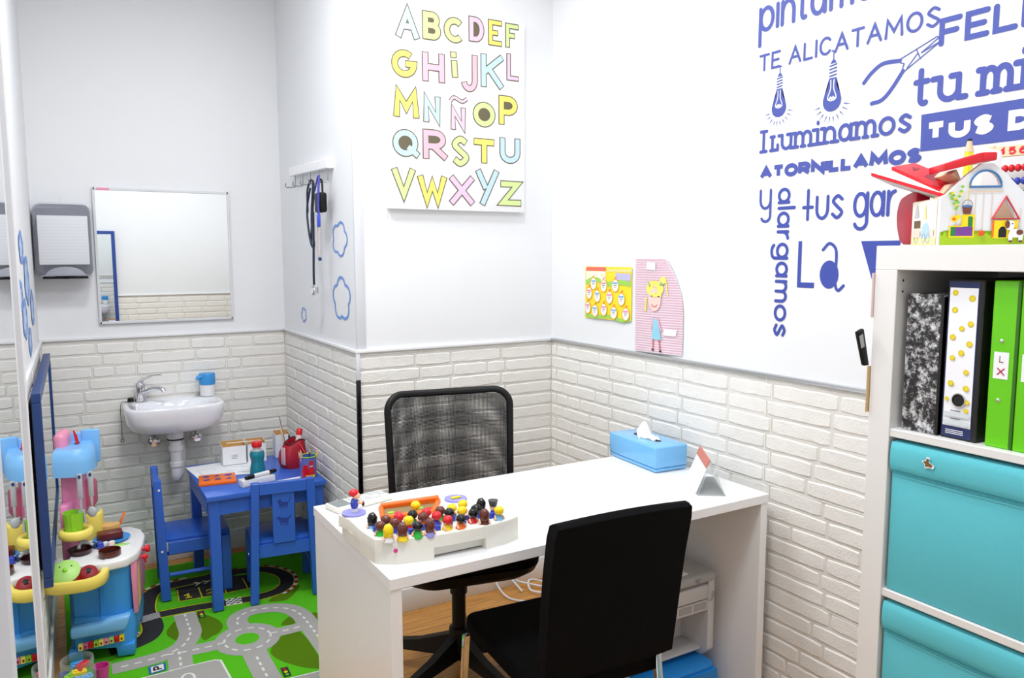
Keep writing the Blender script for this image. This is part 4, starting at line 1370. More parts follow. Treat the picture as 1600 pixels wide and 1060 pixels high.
MB().lathe([(.0355, -.166), (.0375, -.168), (.0375, -.171), (.0355, -.173)], (0, -.14, 0), 20, cap0=False, cap1=False).build('seal_ring', INKB, t)
for x, lb in ((-1.535, 'chrome angle valve under the left side of the sink'), (-1.350, 'chrome angle valve under the right side of the sink')):
    v = thing('angle_valve', lb, 'valve', (x, DA - .004, .600), 0, 'angle valves under the sink')
    MB().lathe([(0, 0), (.026, 0), (.022, -.012), (.012, -.016), (.012, -.04), (0, -.04)], seg=18, ax='y').build('flange', CHROME, v)
    MB().lathe([(0, -.04), (.020, -.04), (.024, -.048), (.024, -.062), (.016, -.070), (0, -.071)], seg=18, ax='y').build('handle', CHROME, v)
    MB().tube([(0, -.03, .008), (0, -.032, .05)], .006, 10).build('riser', STEEL, v)

t = thing('soap_dispenser', 'white soap dispenser with blue pump cap standing on the sink rim', 'soap dispenser', (-1.292, 1.038, SZ + .0045))
MB().lathe([(0, 0), (.033, 0), (.034, .004), (.034, .055), (0, .055)], seg=28).build('bottle', WHITEG, t, ang=50)
mb = MB().lathe([(0, .055), (.036, .055), (.037, .060), (.037, .102), (.034, .108), (0, .110)], seg=28)
mb.tube([(-.02, -.012, .096), (-.045, -.022, .092), (-.050, -.024, .082)], [.012, .009, .007], 10)
mb.build('pump_cap', mat('soap_blue', (56, 152, 222), .3), t, ang=50)

# ------------------------------------------------------------------ coat rack and what hangs from it
RX = XO
t = thing('coat_rack', 'white wooden coat rack with metal hooks on the alcove side wall', 'coat rack', (RX, .520, 1.845))
MB().hexa([(-.030, -.285, -.028), (0, -.285, -.028), (0, .285, -.012), (-.030, .285, -.012)], [(-.030, -.285, .010), (0, -.285, .010), (0, .285, .026), (-.030, .285, .026)], .002, 1).build('rail', WHITE, t)
HKY = [.23, .105, -.015, -.14, -.255]
for y in HKY:
    z = -.028 + .016 * (y + .285) / .57
    mb = MB().tube([(-.018, y, z + .003), (-.018, y, z - .045), (-.020, y, z - .052), (-.056, y, z - .056), (-.062, y, z - .050), (-.062, y, z - .036)], .0028, 8)
    mb.build('hook', STEEL, t, ang=70)
def hook_pt(i): return (RX - .045, .520 + HKY[i], 1.845 - .028 + .016 * (HKY[i] + .285) / .57 - .052)
hx, hy, hz = hook_pt(3)
t = thing('stethoscope', 'stethoscope with dark tube and silver chest piece hanging from the coat rack', 'stethoscope', (hx, hy, hz))
DT = mat('dark_teal_tube', (20, 34, 60), .3)
mb = MB().tube(spline([(-.004, .075, -.12), (-.004, .07, -.03), (-.002, .03, .009), (.0, .01, .010), (.002, -.005, -.02), (-.002, .01, -.12), (-.006, .02, -.20), (-.006, .03, -.25)], 7), .0045, 8)
mb.tube(spline([(-.006, .02, -.02), (-.012, .055, -.11), (-.012, .03, -.22), (-.01, .0, -.265), (-.008, -.02, -.255), (-.01, .0, -.16), (-.006, -.01, -.05), (-.002, -.012, .008)], 7), .0045, 8)
mb.tube(spline([(-.008, -.02, -.12), (-.010, -.02, -.25), (-.010, -.01, -.36), (-.010, -.008, -.425)], 6), .005, 8)
mb.build('tube', DT, t, ang=80)
mb = MB().lathe([(0, 0), (.021, 0), (.023, .004), (.021, .009), (.014, .010), (.012, .018), (.015, .021), (.013, .025), (0, .025)], (0, 0, 0), 24, 'x')
cp = mb.build('chest_piece', CHROME, t, (-.018, -.006, -.448), ang=40)
MB().lathe([(0, -.0005), (.017, -.001), (0, -.0015)], (0, 0, 0), 20, 'x').build('diaphragm', WHITEG, cp)
hx, hy, hz = hook_pt(4)
t = thing('black_pouch', 'small black pouch hanging from the coat rack over the stethoscope', 'pouch', (hx, hy, hz))
mb = MB().box((-.022, -.034, -.125), (.014, .034, -.045), .010, 3)
mb.build('case', BLACKP, t, ang=50)
mb = MB().tube(spline([(-.004, .028, -.05), (-.006, .015, -.005), (-.003, .0, .008), (-.001, -.015, -.005), (-.004, -.028, -.05)], 6), .004, 8)
mb.build('strap', BLACKP, t, ang=80)
t = thing('lanyard', 'blue lanyard with clear plastic tube hanging from the nearest coat hook', 'lanyard', (hx - .012, hy - .02, hz))
mb = MB().tube(spline([(-.012, .03, -.04), (-.004, .015, .012), (-.004, -.004, .016), (-.012, -.020, -.04), (-.016, -.024, -.10), (-.016, -.028, -.135)], 6), .005, 8, flat=.5)
mb.build('strap', mat('lanyard_blue', (52, 54, 150), .5), t, ang=80)
mb = MB().box((-.024, -.040, -.185), (-.012, -.022, -.135), .003)
mb.build('clip', mat('lanyard_clip', (60, 80, 190), .3), t)
mb = MB().tube(spline([(-.016, -.020, -.15), (-.018, -.012, -.22), (-.016, -.014, -.31)], 5), .004, 8)
mb.tube(spline([(-.016, -.034, -.18), (-.018, -.030, -.24), (-.016, -.030, -.31)], 5), .004, 8)
mb.build('plastic_tube', FROST, t, ang=80)
MB().ball((-.018, -.034, -.312), .008, 10, 7).build('end_knob', NAVY, t)

# ------------------------------------------------------------------ blue children's table and chairs
t = thing('play_table', 'blue painted wooden children table in the alcove', 'table', (-1.176, .632, 0))
MB().box((-.245, -.275, .478), (.245, .275, .500), .003).build('tabletop', KBLUE, t)
for sx in (-1, 1):
    for sy in (-1, 1):
        MB().box((sx * .235 - .0 if sx < 0 else .193, sy * .262 if sy < 0 else .220, .0105), (-.193 if sx < 0 else .235, -.220 if sy < 0 else .262, .478), .002, 1).build('leg', KBLUE, t)
    MB().box((sx * .228 - .01, -.220, .415), (sx * .228 + .008 * 0 - .0 + (.0), .220, .478)).build('apron', KBLUE, t)
for sy in (-1, 1):
    MB().box((-.193, sy * .250 - .009, .415), (.193, sy * .250 + .009, .478)).build('apron', KBLUE, t)


def kids_chair(label, loc, rz):
    t = thing('kids_chair', label, 'chair', loc, rz)
    MB().box((-.118, -.122, .255), (.118, .138, .270), .003).build('seat', KBLUE, t)
    for s in (-1, 1):
        MB().hexa([(s * .136 - .018, -.150, .0105), (s * .136 + .018, -.150, .0105), (s * .136 + .018, -.112, .0105), (s * .136 - .018, -.112, .0105)],
                  [(s * .118 - .018, -.158, .530), (s * .118 + .018, -.158, .530), (s * .118 + .018, -.128, .530), (s * .118 - .018, -.128, .530)], .002, 1).build('rear_leg', KBLUE, t)
        MB().box((s * .130 - .016, .100, .0105), (s * .130 + .016, .136, .255), .002, 1).build('front_leg', KBLUE, t)
        MB().box((s * .128 - .009, -.112, .205), (s * .128 + .009, .100, .258), .001, 1).build('side_rail', KBLUE, t)
        MB().tube([(s * .132, -.112, .115), (s * .132, .102, .115)], .009, 10).build('stretcher', KBLUE, t)
        for z in (.23, .49):
            MB().lathe([(0, 0), (.005, 0), (.005, .0015), (0, .002)], (s * (.1555 if z < .3 else .138), -.138, z), 10, 'x').build('screw_cap', WHITEG, t)
    MB().box((-.115, -.140, .205), (.115, -.124, .258)).build('back_rail', KBLUE, t)
    MB().box((-.101, -.156, .478), (.101, -.134, .528), .002, 1).build('top_rail', KBLUE, t)
    mb = MB().box((-.048, -.148, .262), (.048, -.136, .480), .001, 1)
    sp = mb.build('splat', KBLUE, t)
    mb = MB().lifted((0, -.00015, 0))
    Fs = lambda u, v: (u, -.1488, v)
    mb.poly2(sellip(0, .430, .020, .009, 3, 16), Fs)
    mb.poly2(ell(-.016, .442, .009, .009, 10), Fs)
    mb.ribbon([(.018, .432), (.028, .445), (.030, .456)], .004, Fs)
    for x in (-.014, -.004, .006, .015): mb.ribbon([(x, .424), (x, .412)], .004, Fs)
    mb.build('cat_carving', KBLUE_D, sp, smooth=False)  # flat shape, the recess shade is put into its darker blue
    mb = MB().lifted((0, -.00015, 0))
    mb.poly2(sellip(0, .360, .020, .010, 3, 16), Fs)
    mb.poly2(ell(-.020, .370, .010, .008, 10), Fs)
    mb.ribbon([(.018, .364), (.030, .376)], .005, Fs)
    for x in (-.014, -.004, .006, .015): mb.ribbon([(x, .352), (x, .338)], .004, Fs)
    mb.build('dog_carving', KBLUE_D, sp, smooth=False)
    return t


kids_chair('small blue wooden chair seen from the side, left of the blue table', (-1.425, .728, 0), math.radians(-93))
kids_chair('small blue wooden chair with carved animal back, in front of the blue table', (-1.103, .488, 0), math.radians(-7)).scale = (.94, 1, 1)

# things on the blue table
TZ = .5
def paper(name, label, x, y, rz, w, h, z, marks, cat='paper'):
    mb = MB().box((-w / 2, -h / 2, 0), (w / 2, h / 2, .0012))
    mb.m = 1
    mb.lift = Vector((0, 0, .0001))
    for a, b, c, d in marks: mb.add([(a, b, .0014), (c, b, .0014), (c, d, .0014), (a, d, .0014)], [(0, 1, 2, 3)])
    o = mb.build(name, [PAPER, INK], None, (x, y, z), rz)
    return tag(o, label, cat)


paper('printed_form', 'printed white form lying on the back left of the blue table', -1.315, .755, .10, .20, .26, TZ,
      [(-.07, .05, .0, .051), (-.07, -.05, .0, -.049), (-.07, -.05, -.069, .051), (.0, -.05, .001, .051), (.02, .06, .06, .063), (.02, .03, .05, .033), (.02, -.02, .06, -.017), (.03, -.06, .07, -.057), (-.07, -.09, -.03, -.087)])
paper('worksheet', 'white worksheet with printed lines under the cut carton on the blue table', -1.215, .745, -.28, .20, .24, TZ + .0016,
      [(-.07, .02, .04, .023), (-.05, -.05, -.02, -.046), (0, -.08, .05, -.076), (-.06, -.09, -.02, -.086)])


def carton(label, x, y, rz, w, d, h, mark=False, z=TZ):
    t = thing('cut_carton', label, 'carton', (x, y, z), rz, None)
    mb = MB()
    for a, b in (((-w / 2, -d / 2, 0), (w / 2, -d / 2 + .0015, h)), ((-w / 2, d / 2 - .0015, 0), (w / 2, d / 2, h + .012)), ((-w / 2, -d / 2, 0), (-w / 2 + .0015, d / 2, h + .004)), ((w / 2 - .0015, -d / 2, 0), (w / 2, d / 2, h + .004)), ((-w / 2, -d / 2, 0), (w / 2, d / 2, .002))):
        mb.box(a, b)
    mb.build('shell', PAPER, t)
    mb = MB()
    q = .0022
    mb.box((-w / 2 + q, d / 2 - .004, .003), (w / 2 - q, d / 2 - q, h + .0115))
    mb.box((-w / 2 + q, -d / 2 + q, .003), (-w / 2 + .004, d / 2 - .004, h + .003))
    mb.box((w / 2 - .004, -d / 2 + q, .003), (w / 2 - q, d / 2 - .004, h + .003))
    mb.box((-w / 2 + q, -d / 2 + q, h * .82), (w / 2 - q, d / 2 - q, h * .82 + .002))
    mb.build('inside', CARD, t)
    if mark:
        mb = MB().lifted((0, -.0001, 0))
        Fm = lambda u, v: (u, -d / 2 - .0006, v)
        for u in (-.010, -.003, .004, .010): mb.ribbon([(u, h * .42), (u, h * .55)], .0022, Fm, rnd=False)
        mb.ribbon([(-.012, h * .36), (.013, h * .36)], .002, Fm, rnd=False)
        mb.build('print_mark', INK, t, smooth=False)
    return t


carton('open white carton with small print, standing left behind the teal bottle', -1.222, .842, -.06, .105, .085, .086, True, TZ + .0045)
carton('open white carton right behind the teal bottle', -1.118, .852, -.06, .085, .080, .088)
carton('tall white carton in the corner beside the red pencil case', -.993, .865, -.05, .070, .060, .112)
o = MB().box((-.075, -.004, 0), (.075, .004, .004), .001).build('wooden_stick', mat('stick_cream', (238, 226, 200), .6), None, (-1.180, .808, TZ + .1035), -.12)
tag(o, 'flat cream stick lying across the tops of two white cartons', 'stick')

t = thing('orange_stencil', 'orange plastic shape stencil tray on the blue table', 'toy', (-1.338, .590, TZ), -.14)
mb = MB().box((-.075, -.075, 0), (.075, .065, .012), .002)
mb.build('plate', ORANGE, t)
mb = MB().lifted((0, 0, .00012))
shp = [ell(-.045, .028, .014, .012, 14), [(-.015, .018), (.012, .02), (.0, .040)], ell(.045, .028, .016, .011, 14), [(-.055, -.022), (-.032, -.022), (-.032, -.004), (-.055, -.004)], [(-.012, -.024), (.014, -.022), (.010, -.004), (-.006, -.002)], [(.032, -.026), (.060, -.024), (.048, -.002)]]
for q in shp: mb.poly2(q, lambda u, v: (u, v * 1.25 - .004, .0124))
mb.build('shape_recess', mat('recess_blue', (60, 70, 150), .5), t, smooth=False)

t = thing('teal_bottle', 'plastic bottle of teal liquid with red cap on the blue table', 'bottle', (-1.170, .580, TZ))
MB().lathe([(0, .0), (.030, .0), (.033, .006), (.033, .030), (.028, .055), (.027, .065), (.031, .085), (.032, .100), (.026, .114), (0, .114)], seg=28).build('body', LIQ, t, ang=60)
MB().lathe([(.026, .114), (.018, .120), (.0175, .130), (0, .130)], seg=24, cap0=False).build('neck', FROST, t, ang=60)
MB().lathe([(0, .130), (.0205, .130), (.0215, .133), (.0215, .150), (.019, .154), (0, .154)], seg=24).build('cap', REDP, t, ang=50)

t = thing('whiteboard_eraser', 'white block eraser on the front edge of the blue table', 'eraser', (-1.202, .452, TZ), .24)
MB().box((-.072, -.024, .0), (.072, .024, .030), .002).build('block', WHITEG, t)
MB().box((-.070, -.0245, .002), (.070, .0245, .006)).build('felt', mat('felt_grey', (150, 150, 155), .9), t)
t = thing('marker_pen', 'white marker with black caps lying across the white eraser', 'marker', (-1.186, .451, TZ + .0395), .40)
MB().tube([(-.035, 0, 0), (.040, 0, .0)], .0092, 14).build('barrel', WHITEG, t, ang=60)
MB().tube([(.040, 0, 0), (.072, 0, 0), (.078, 0, 0)], [.0098, .0092, .006], 14).build('cap', BLACKG, t, ang=60)
MB().tube([(-.074, 0, 0), (-.070, 0, 0), (-.035, 0, 0)], [.007, .0088, .0094], 14).build('end_plug', BLACKG, t, ang=60)
o = MB().box((-.065, -.02, 0), (.065, .02, .001)).build('paper_slip', PAPER, None, (-1.055, .440, TZ), .15)
tag(o, 'small white paper slip on the blue table right of the eraser', 'paper')

t = thing('pencil_case', 'open dark red fabric pencil case slumped at the back of the blue table', 'pencil case', (-.990, .655, TZ), .3)
mb = MB()
ring = []
for z, w, d, off in ((0, .055, .05, 0), (.03, .062, .055, -.004), (.07, .058, .048, -.004), (.10, .052, .040, .0), (.118, .046, .032, .006)):
    ring.append([(x + off, y * (1 + .05 * math.sin(5 * x * 20)), z + .010 * math.sin(x * 60 + 1) * (z > .09)) for x, y in sellip(0, 0, w, d, 3, 32)])
inner = [[(x * .88, y * .84, z) for x, y, z in ring[-1]], [(x * .8, y * .8, .05) for x, y, z in ring[-1]]]
mb.loft(ring + inner)
mb.build('bag', mat('case_red', (176, 18, 44), .6, bump=.2, bscale=300), t, ang=60)
mb = MB().tube([(x * 1.03, y * 1.03, z + .001) for x, y, z in ring[-1]], .0028, 6, True)
mb.build('zip', mat('zip_dark', (70, 16, 26), .4), t, ang=80)
MB().box((-.066, -.030, .02), (-.060, .0, .10), .002).build('striped_side', mat('case_stripe', (230, 190, 190), .6), t)


def pencil(name, label, base, d, ln, r, m, cat='pencil', tip=None, group=None):
    t = thing(name, label, cat, base, 0, group)
    D = Vector(d).normalized()
    p = lambda k: tuple(D * k)
    MB().tube([p(0), p(ln * .86)], r, 8).build('shaft', m, t, ang=50)
    MB().tube([p(ln * .86), p(ln)], [r, .0008], 8).build('tip', tip or WOODL, t, ang=50)
    return t


pencil('pencil', 'pale wooden pencil sticking up from the red pencil case by the wall corner', (-1.018, .690, TZ + .060), (-.12, .16, 1), .125, .0042, WOODL)
pencil('paintbrush', 'slim grey paintbrush standing in the red pencil case', (-1.008, .700, TZ + .060), (-.14, .2, 1), .195, .0025, STEEL, 'brush')
pencil('pen', 'black pen standing in the red pencil case', (-.998, .690, TZ + .060), (.0, .12, 1), .085, .004, BLACKG, 'pen', BLACKG)
pencil('red_pen', 'red pen with dark end leaning over the side of the red pencil case', (-.975, .625, TZ + .120), (.18, -.26, -.45), .115, .0042, REDP, 'pen', NAVY)
t = thing('glue_stick', 'red capped glue stick sticking out of the red pencil case', 'glue stick', (-.975, .638, TZ + .085), .2)
D = Vector((.16, .05, 1)).normalized()
mb = MB().tube([tuple(D * 0), tuple(D * .062)], .0135, 16)
gb = mb.build('tube', PAPERP, t, ang=50)
MB().tube([tuple(D * .018), tuple(D * .036)], .0138, 16).build('yellow_band', YELP, gb, ang=50)
MB().tube([tuple(D * .0), tuple(D * .016)], .0139, 16).build('red_band', REDP, gb, ang=50)
MB().tube([tuple(D * .062), tuple(D * .088), tuple(D * .091)], [.0142, .0142, .011], 16).build('cap', REDP, t, ang=50)
CANP = (-.985, .440, TZ)
t = thing('pencil_tin', 'red and blue printed pencil tin with lime rim on the table corner', 'pencil cup', CANP)
t.scale = (1.08, 1.08, 1.08)
mb = MB().lathe([(0, .0), (.032, .0), (.034, .088), (.032, .088), (.030, .01), (0, .01)], seg=32)
mb.build('can', mat('tin_blue', (96, 110, 186), .35), t, ang=50)
mb = MB()
def can(u, v, d=.0006):
    r = .032 + .002 * v / .088 + d
    return (r * math.sin(u), -r * math.cos(u), v)
mb.lifted((0, 0, 0))
def cpatch(u0, u1, v0, v1, d):
    mb.sheet(lambda a, b: can(u0 + (u1 - u0) * a, v0 + (v1 - v0) * b, d), 8, 1)
cpatch(-1.05, .62, .004, .042, .0006)
cpatch(-.9, -.25, .042, .058, .0006)
cpatch(-.12, .35, .042, .074, .0006)
mb.m = 1
cpatch(-.55, .62, .003, .016, .0010)
mb.m = 2
cpatch(-.08, .30, .050, .054, .0010)
mb.build('print', [REDP, YELP, WHITEG], t, ang=80)
MB().tube([(.034 * math.cos(a / 24 * 2 * PI), .034 * math.sin(a / 24 * 2 * PI), .089) for a in range(24)], .0022, 8, True).build('rim', LIME, t, ang=80)
for dx, dy, vx, vy, m, lb in ((-.016, -.008, -.25, -.05, PINK, 'pink pencil leaning left in the printed tin'), (-.012, .006, -.15, .05, WOODL, 'pale pencil leaning left in the printed tin'), (.004, .0, .05, .0, NAVY, 'navy pen upright in the middle of the printed tin'),
                              (.012, .004, .32, .0, BROWN, 'brown pencil leaning right in the printed tin'), (.014, -.006, .25, -.1, SUNY, 'yellow pencil leaning right in the printed tin')):
    pencil('pencil', lb, (CANP[0] + dx, CANP[1] + dy, TZ + .014), (vx, vy, 1), .112, .0038, m, 'pencil', None, 'pencils in the printed tin')
o = MB().tube([(0, 0, .004), (.016, .004, .004)], .004, 10).build('yellow_crayon', YELP, None, (-1.000, .520, TZ), ang=60)
tag(o, 'short yellow crayon stub lying by the red pencil case', 'crayon')

# ------------------------------------------------------------------ play rug
t = MB()
mb = t
z_ = [.0061]
def RF(u, v): return (u, v, z_[0])
def lay(m, dz=0.):
    mb.m = m
    z_[0] += dz
mb.box((-1.935, -.335, .0005), (-.925, 1.0, .0060))
mb.lift = Vector((0, 0, .000012))
lay(1)
for q in ([(-1.281, -.049), (-1.218, .037), (-1.147, .032), (-1.142, -.252), (-1.15, -.279), (-1.204, -.242), (-1.252, -.176), (-1.28, -.116)],
          [(-1.473, .403), (-1.435, .367), (-1.405, .302), (-1.399, .239), (-1.419, .194), (-1.447, .174), (-1.487, .169)], [(-1.555, .371), (-1.584, .336), (-1.598, .294), (-1.594, .249), (-1.566, .208)],
          [(-1.198, .126), (-1.175, .164), (-1.146, .181), (-1.148, .115)], [(-1.188, .376), (-1.113, .453), (-1.032, .47), (-1.07, .397), (-1.117, .348), (-1.16, .352)],
          [(-1.064, .166), (-1.03, .139), (-1.0, .05), (-1.058, .02)]):
    mb.poly2(spline(q, 5, True), RF)
# black race track
lay(3)
TRK = spline([(-1.23, .77), (-1.348, .762), (-1.484, .757), (-1.567, .748), (-1.614, .705), (-1.637, .629), (-1.649, .535), (-1.642, .449), (-1.642, .358), (-1.664, .297), (-1.699, .269), (-1.737, .256), (-1.80, .25)], 8)
TR2 = spline([(-1.645, .478), (-1.602, .474), (-1.471, .466), (-1.287, .440), (-1.189, .437), (-1.123, .459), (-1.077, .513), (-1.062, .602), (-1.095, .69), (-1.16, .745), (-1.26, .768)], 8)
mb.ribbon(TRK, .082, RF, rnd=False)
lay(3)
mb.ribbon(TR2, .070, RF, rnd=False)
lay(3)
mb.poly2([(-1.514, .72), (-1.520, .562), (-1.431, .556), (-1.328, .548), (-1.205, .548), (-1.19, .58), (-1.195, .70), (-1.30, .735)], RF)
lay(2)
def off(path, d):
    out = []
    for i, p in enumerate(path):
        a, b = Vector(path[max(i - 1, 0)]), Vector(path[min(i + 1, len(path) - 1)])
        n = Vector((-(b - a).y, (b - a).x)).normalized()
        out.append((p[0] + n.x * d, p[1] + n.y * d))
    return out
lay(5)
for d in (-.038, .038):
    q = off(TRK, d)
    mb.ribbon(q[8:52] if d > 0 else q[8:-20], .005, RF, rnd=False)
    lay(5)
    q = off(TR2, d * .84)
    mb.ribbon(q[8:] if d < 0 else q[8:-10], .005, RF, rnd=False)
    lay(5)
for a, b in (((-1.509, .69), (-1.517, .565)), ((-1.424, .671), (-1.426, .555)), ((-1.325, .66), (-1.328, .551)), ((-1.235, .671), (-1.238, .548)), ((-1.517, .563), (-1.328, .549)), ((-1.328, .549), (-1.205, .546))):
    mb.ribbon([a, b], .005, RF, rnd=False)
    lay(5)
NM = lambda u, v: (u, v, z_[0])
write(mb, '1', NM, -1.492, -1.462, .580, .048, .010, CAPS)
lay(5)
write(mb, '2', NM, -1.402, -1.352, .580, .050, .010, CAPS)
lay(4)
for i in range(4):
    x = -1.42 + i * .035
    mb.ribbon([(x - .012, .735), (x + .008, .716), (x - .012, .697)], .009, RF, rnd=False)
for i in range(6):
    lay(4)
    mb.ribbon([(-1.682 + .002 * i, .495 - i * .011), (-1.600, .505 - i * .011)] if False else [(-1.680, .485 - i * .010), (-1.602, .500 - i * .010)], .0042, RF, rnd=False)
lay(4)
mb.poly2([(-1.345, .482), (-1.283, .474), (-1.289, .408), (-1.352, .416)], RF)
lay(3)
for i in range(5):
    for j in range(5):
        if (i + j) % 2:
            x, y = -1.348 + i * .0125, .420 + j * .0115
            mb.poly2([(x, y), (x + .0115, y - .001), (x + .012, y + .0105), (x, y + .0115)], RF)
# kerbs
for path, off_ in ((TRK[14:46], .048), (TR2[38:72], -.041), (TRK[66:88], .048)):
    q = off(path, off_) if off_ > 0 else off(path, off_)
    q = off(path, -off_) if path is not TR2 and off_ == .048 else q
    for i in range(0, len(q) - 2, 2):
        lay(6 if (i // 2) % 2 else 4)
        mb.ribbon(q[i:i + 3], .014, RF, rnd=False)
# grey roads
lay(2)
A_R = spline([(-1.514, .423), (-1.516, .334), (-1.518, .247), (-1.542, .176), (-1.575, .135), (-1.63, .108), (-1.70, .100), (-1.80, .100)], 8)
B_R = spline([(-1.62, .108), (-1.558, .098), (-1.517, .095), (-1.476, .092), (-1.41, .095)], 6)
D_R = spline([(-1.335, .17), (-1.345, .219), (-1.340, .262), (-1.317, .296), (-1.280, .314), (-1.236, .312), (-1.190, .298), (-1.150, .270), (-1.122, .230), (-1.106, .172), (-1.102, .104), (-1.100, .005), (-1.098, -.1), (-1.098, -.22), (-1.098, -.33)], 6)
E_R = spline([(-1.250, .080), (-1.193, .072), (-1.10, .078)], 6)
F_R = spline([(-1.336, .0), (-1.338, -.092), (-1.337, -.20), (-1.336, -.27), (-1.336, -.33)], 6)
G_R = [(-1.578, .11), (-1.582, .041), (-1.588, -.03)]
for q, w in ((A_R, .082), (B_R, .080), (D_R, .080), (E_R, .070), (F_R, .086), (G_R, .082)):
    mb.ribbon(q, w, RF, rnd=False)
    lay(2)
mb.poly2(ell(-1.337, .080, .120, .128, 36), RF)
lay(2)
mb.poly2([(-1.80, -.024), (-1.696, -.022), (-1.614, -.019), (-1.552, -.019), (-1.468, -.022), (-1.454, -.04), (-1.449, -.172), (-1.447, -.33), (-1.80, -.33)], RF)
lay(2)
mb.poly2([(-1.28, -.285), (-1.15, -.292), (-1.148, -.33), (-1.28, -.33)], RF)
lay(0)
mb.poly2(ell(-1.338, .082, .044, .046, 28), RF)
lay(4)
ring_ = ell(-1.337, .080, .084, .090, 40)
def dashes(path, on, offn, w=.0085, start=0):
    L = [0.]
    for a, b in zip(path, path[1:]): L.append(L[-1] + (Vector(b) - Vector(a)).length)
    def at(s):
        for i in range(len(L) - 1):
            if L[i] <= s <= L[i + 1]:
                k = (s - L[i]) / max(1e-9, L[i + 1] - L[i])
                return (path[i][0] + (path[i + 1][0] - path[i][0]) * k, path[i][1] + (path[i + 1][1] - path[i][1]) * k)
        return path[-1]
    s = start
    while s + on < L[-1]:
        mb.ribbon([at(s), at(s + on / 2), at(s + on)], w, RF, rnd=False)
        s += on + offn
for q in (A_R, B_R, D_R[6:], E_R, F_R[5:], G_R): dashes(q, .024, .020)
dashes(ring_ + ring_[:1], .026, .021)
lay(4)
mb.ribbon([(-1.80, -.024), (-1.696, -.022), (-1.552, -.019), (-1.474, -.022), (-1.456, -.036), (-1.449, -.172), (-1.447, -.33)], .007, RF, rnd=False)
lay(4)
mb.ribbon([(-1.556, .425), (-1.478, .422)], .005, RF, rnd=False)
lay(4)
mb.ribbon([(-1.28, -.285), (-1.15, -.292)], .007, RF, rnd=False)
lay(4)
mb.ribbon(arc(-1.575, -.10, .020, .030, 200, -20, 8) + [(-1.556, -.20)], .009, RF)
# parking sign
lay(7)
mb.poly2([(-1.690, -.010), (-1.634, -.005), (-1.630, .052), (-1.688, .048)], RF)
lay(4)
mb.poly2([(-1.682, -.002), (-1.641, .002), (-1.638, .045), (-1.680, .041)], RF)
lay(3)
write(mb, 'P', lambda u, v: (-1.645 - v, .005 + u, z_[0]), .003, .034, .0, .030, .0080, CAPS)
for cx, cy in ((-1.456, .386), (-1.273, -.235)):
    lay(3)
    mb.poly2([(cx - .014, cy - .032), (cx + .011, cy - .034), (cx + .014, cy + .032), (cx - .011, cy + .034)], RF)
    for k, m in ((.020, 6), (0, 5), (-.020, 8)):
        lay(m)
        mb.poly2(ell(cx, cy + k, .007, .008, 10), RF)
lay(5)
mb.poly2(ell(-1.085, -.066, .022, .040, 18), RF)
o = mb.build('play_rug', [RG, RDG, RROAD, RBLK, RWH, RYE, RRE, RBL, RG], None)
tag(o, 'green play rug printed with grey roads, roundabout and black race track', 'rug')

# ------------------------------------------------------------------ mirrors on the left wall
t = thing('standing_mirror', 'tall white framed mirror panel standing along the left wall at the left photo edge', 'mirror', (XL, -1.975, .0))
MB().box((.004, -.280, .02), (.0235, .280, 2.50)).build('glass', MIRROR, t, smooth=False)
mb = MB()
for a, b in (((.000, .272, 0), (.028, .295, 2.53)), ((.000, -.295, 0), (.028, -.272, 2.53)), ((.000, -.272, 0), (.028, .272, .03)), ((.000, -.272, 2.49), (.028, .272, 2.53))):
    mb.box(a, b, .0015, 1)
mb.build('frame', ALU, t)

t = thing('blue_framed_mirror', 'wide low mirror in a blue frame hanging on the left brick wall', 'mirror', (xw(.44) + .006, .44, .74), -math.atan(.022))
MB().box((.012, -.53, -.285), (.0285, .53, .285)).build('glass', MIRROR, t, smooth=False)
mb = MB()
for a, b in (((.008, -.56, .28), (.034, .56, .31)), ((.008, -.56, -.31), (.034, .56, -.28)), ((.008, -.56, -.28), (.034, -.53, .28)), ((.008, .53, -.28), (.034, .56, .28))):
    mb.box(a, b, .002, 1)
mb.build('frame', NAVY, t)
MB().box((.0, -.50, -.27), (.0085, .50, .27)).build('backing', BLACKP, t)

# mirror behind the camera, seen in the mirror above the sink
t = thing('leaning_mirror', 'tall blue framed mirror seen reflected inside the mirror above the sink', 'mirror', (-1.58, YF + .018, 0))
MB().box((-.16, .004, .12), (.16, .012, 1.66)).build('glass', MIRROR, t, smooth=False)
mb = MB()
for a, b in (((-.19, .0, 1.66), (.19, .022, 1.69)), ((-.19, .0, .09), (.19, .022, .12)), ((-.19, 0, .12), (-.16, .022, 1.66)), ((.16, 0, .12), (.19, .022, 1.66))):
    mb.box(a, b, .002, 1)
for s in (-1, 1): mb.box((s * .19, 0, 0), (s * .15, .022, .09), .002, 1)
mb.build('frame', mat('royal_blue_frame', (38, 70, 150), .4), t)

# ------------------------------------------------------------------ toy kitchen
KR = math.radians(-10)
KM = Matrix.Translation((-1.938, .2, .0015)) @ Matrix.Rotation(KR, 4, 'Z')
def KW(x, y, z): return tuple(KM @ Vector((x, y, z)))
t = thing('toy_kitchen', 'pink, blue and yellow plastic toy kitchen in the left corner of the alcove', 'toy kitchen', (-1.938, .2, .010), KR)
def kout(s, z, front=0., w=.225, d=.35):
    pts = [(.012, front + .10 * 0)] + []
    q = arc(w - .06, front + .06, .06, .06, -90, 0, 5) + [(w, d)] + [(.0 + .01, d), (.01, front + .07), (.03, front + .03)]
    return [(x, y, z) for x, y in q]
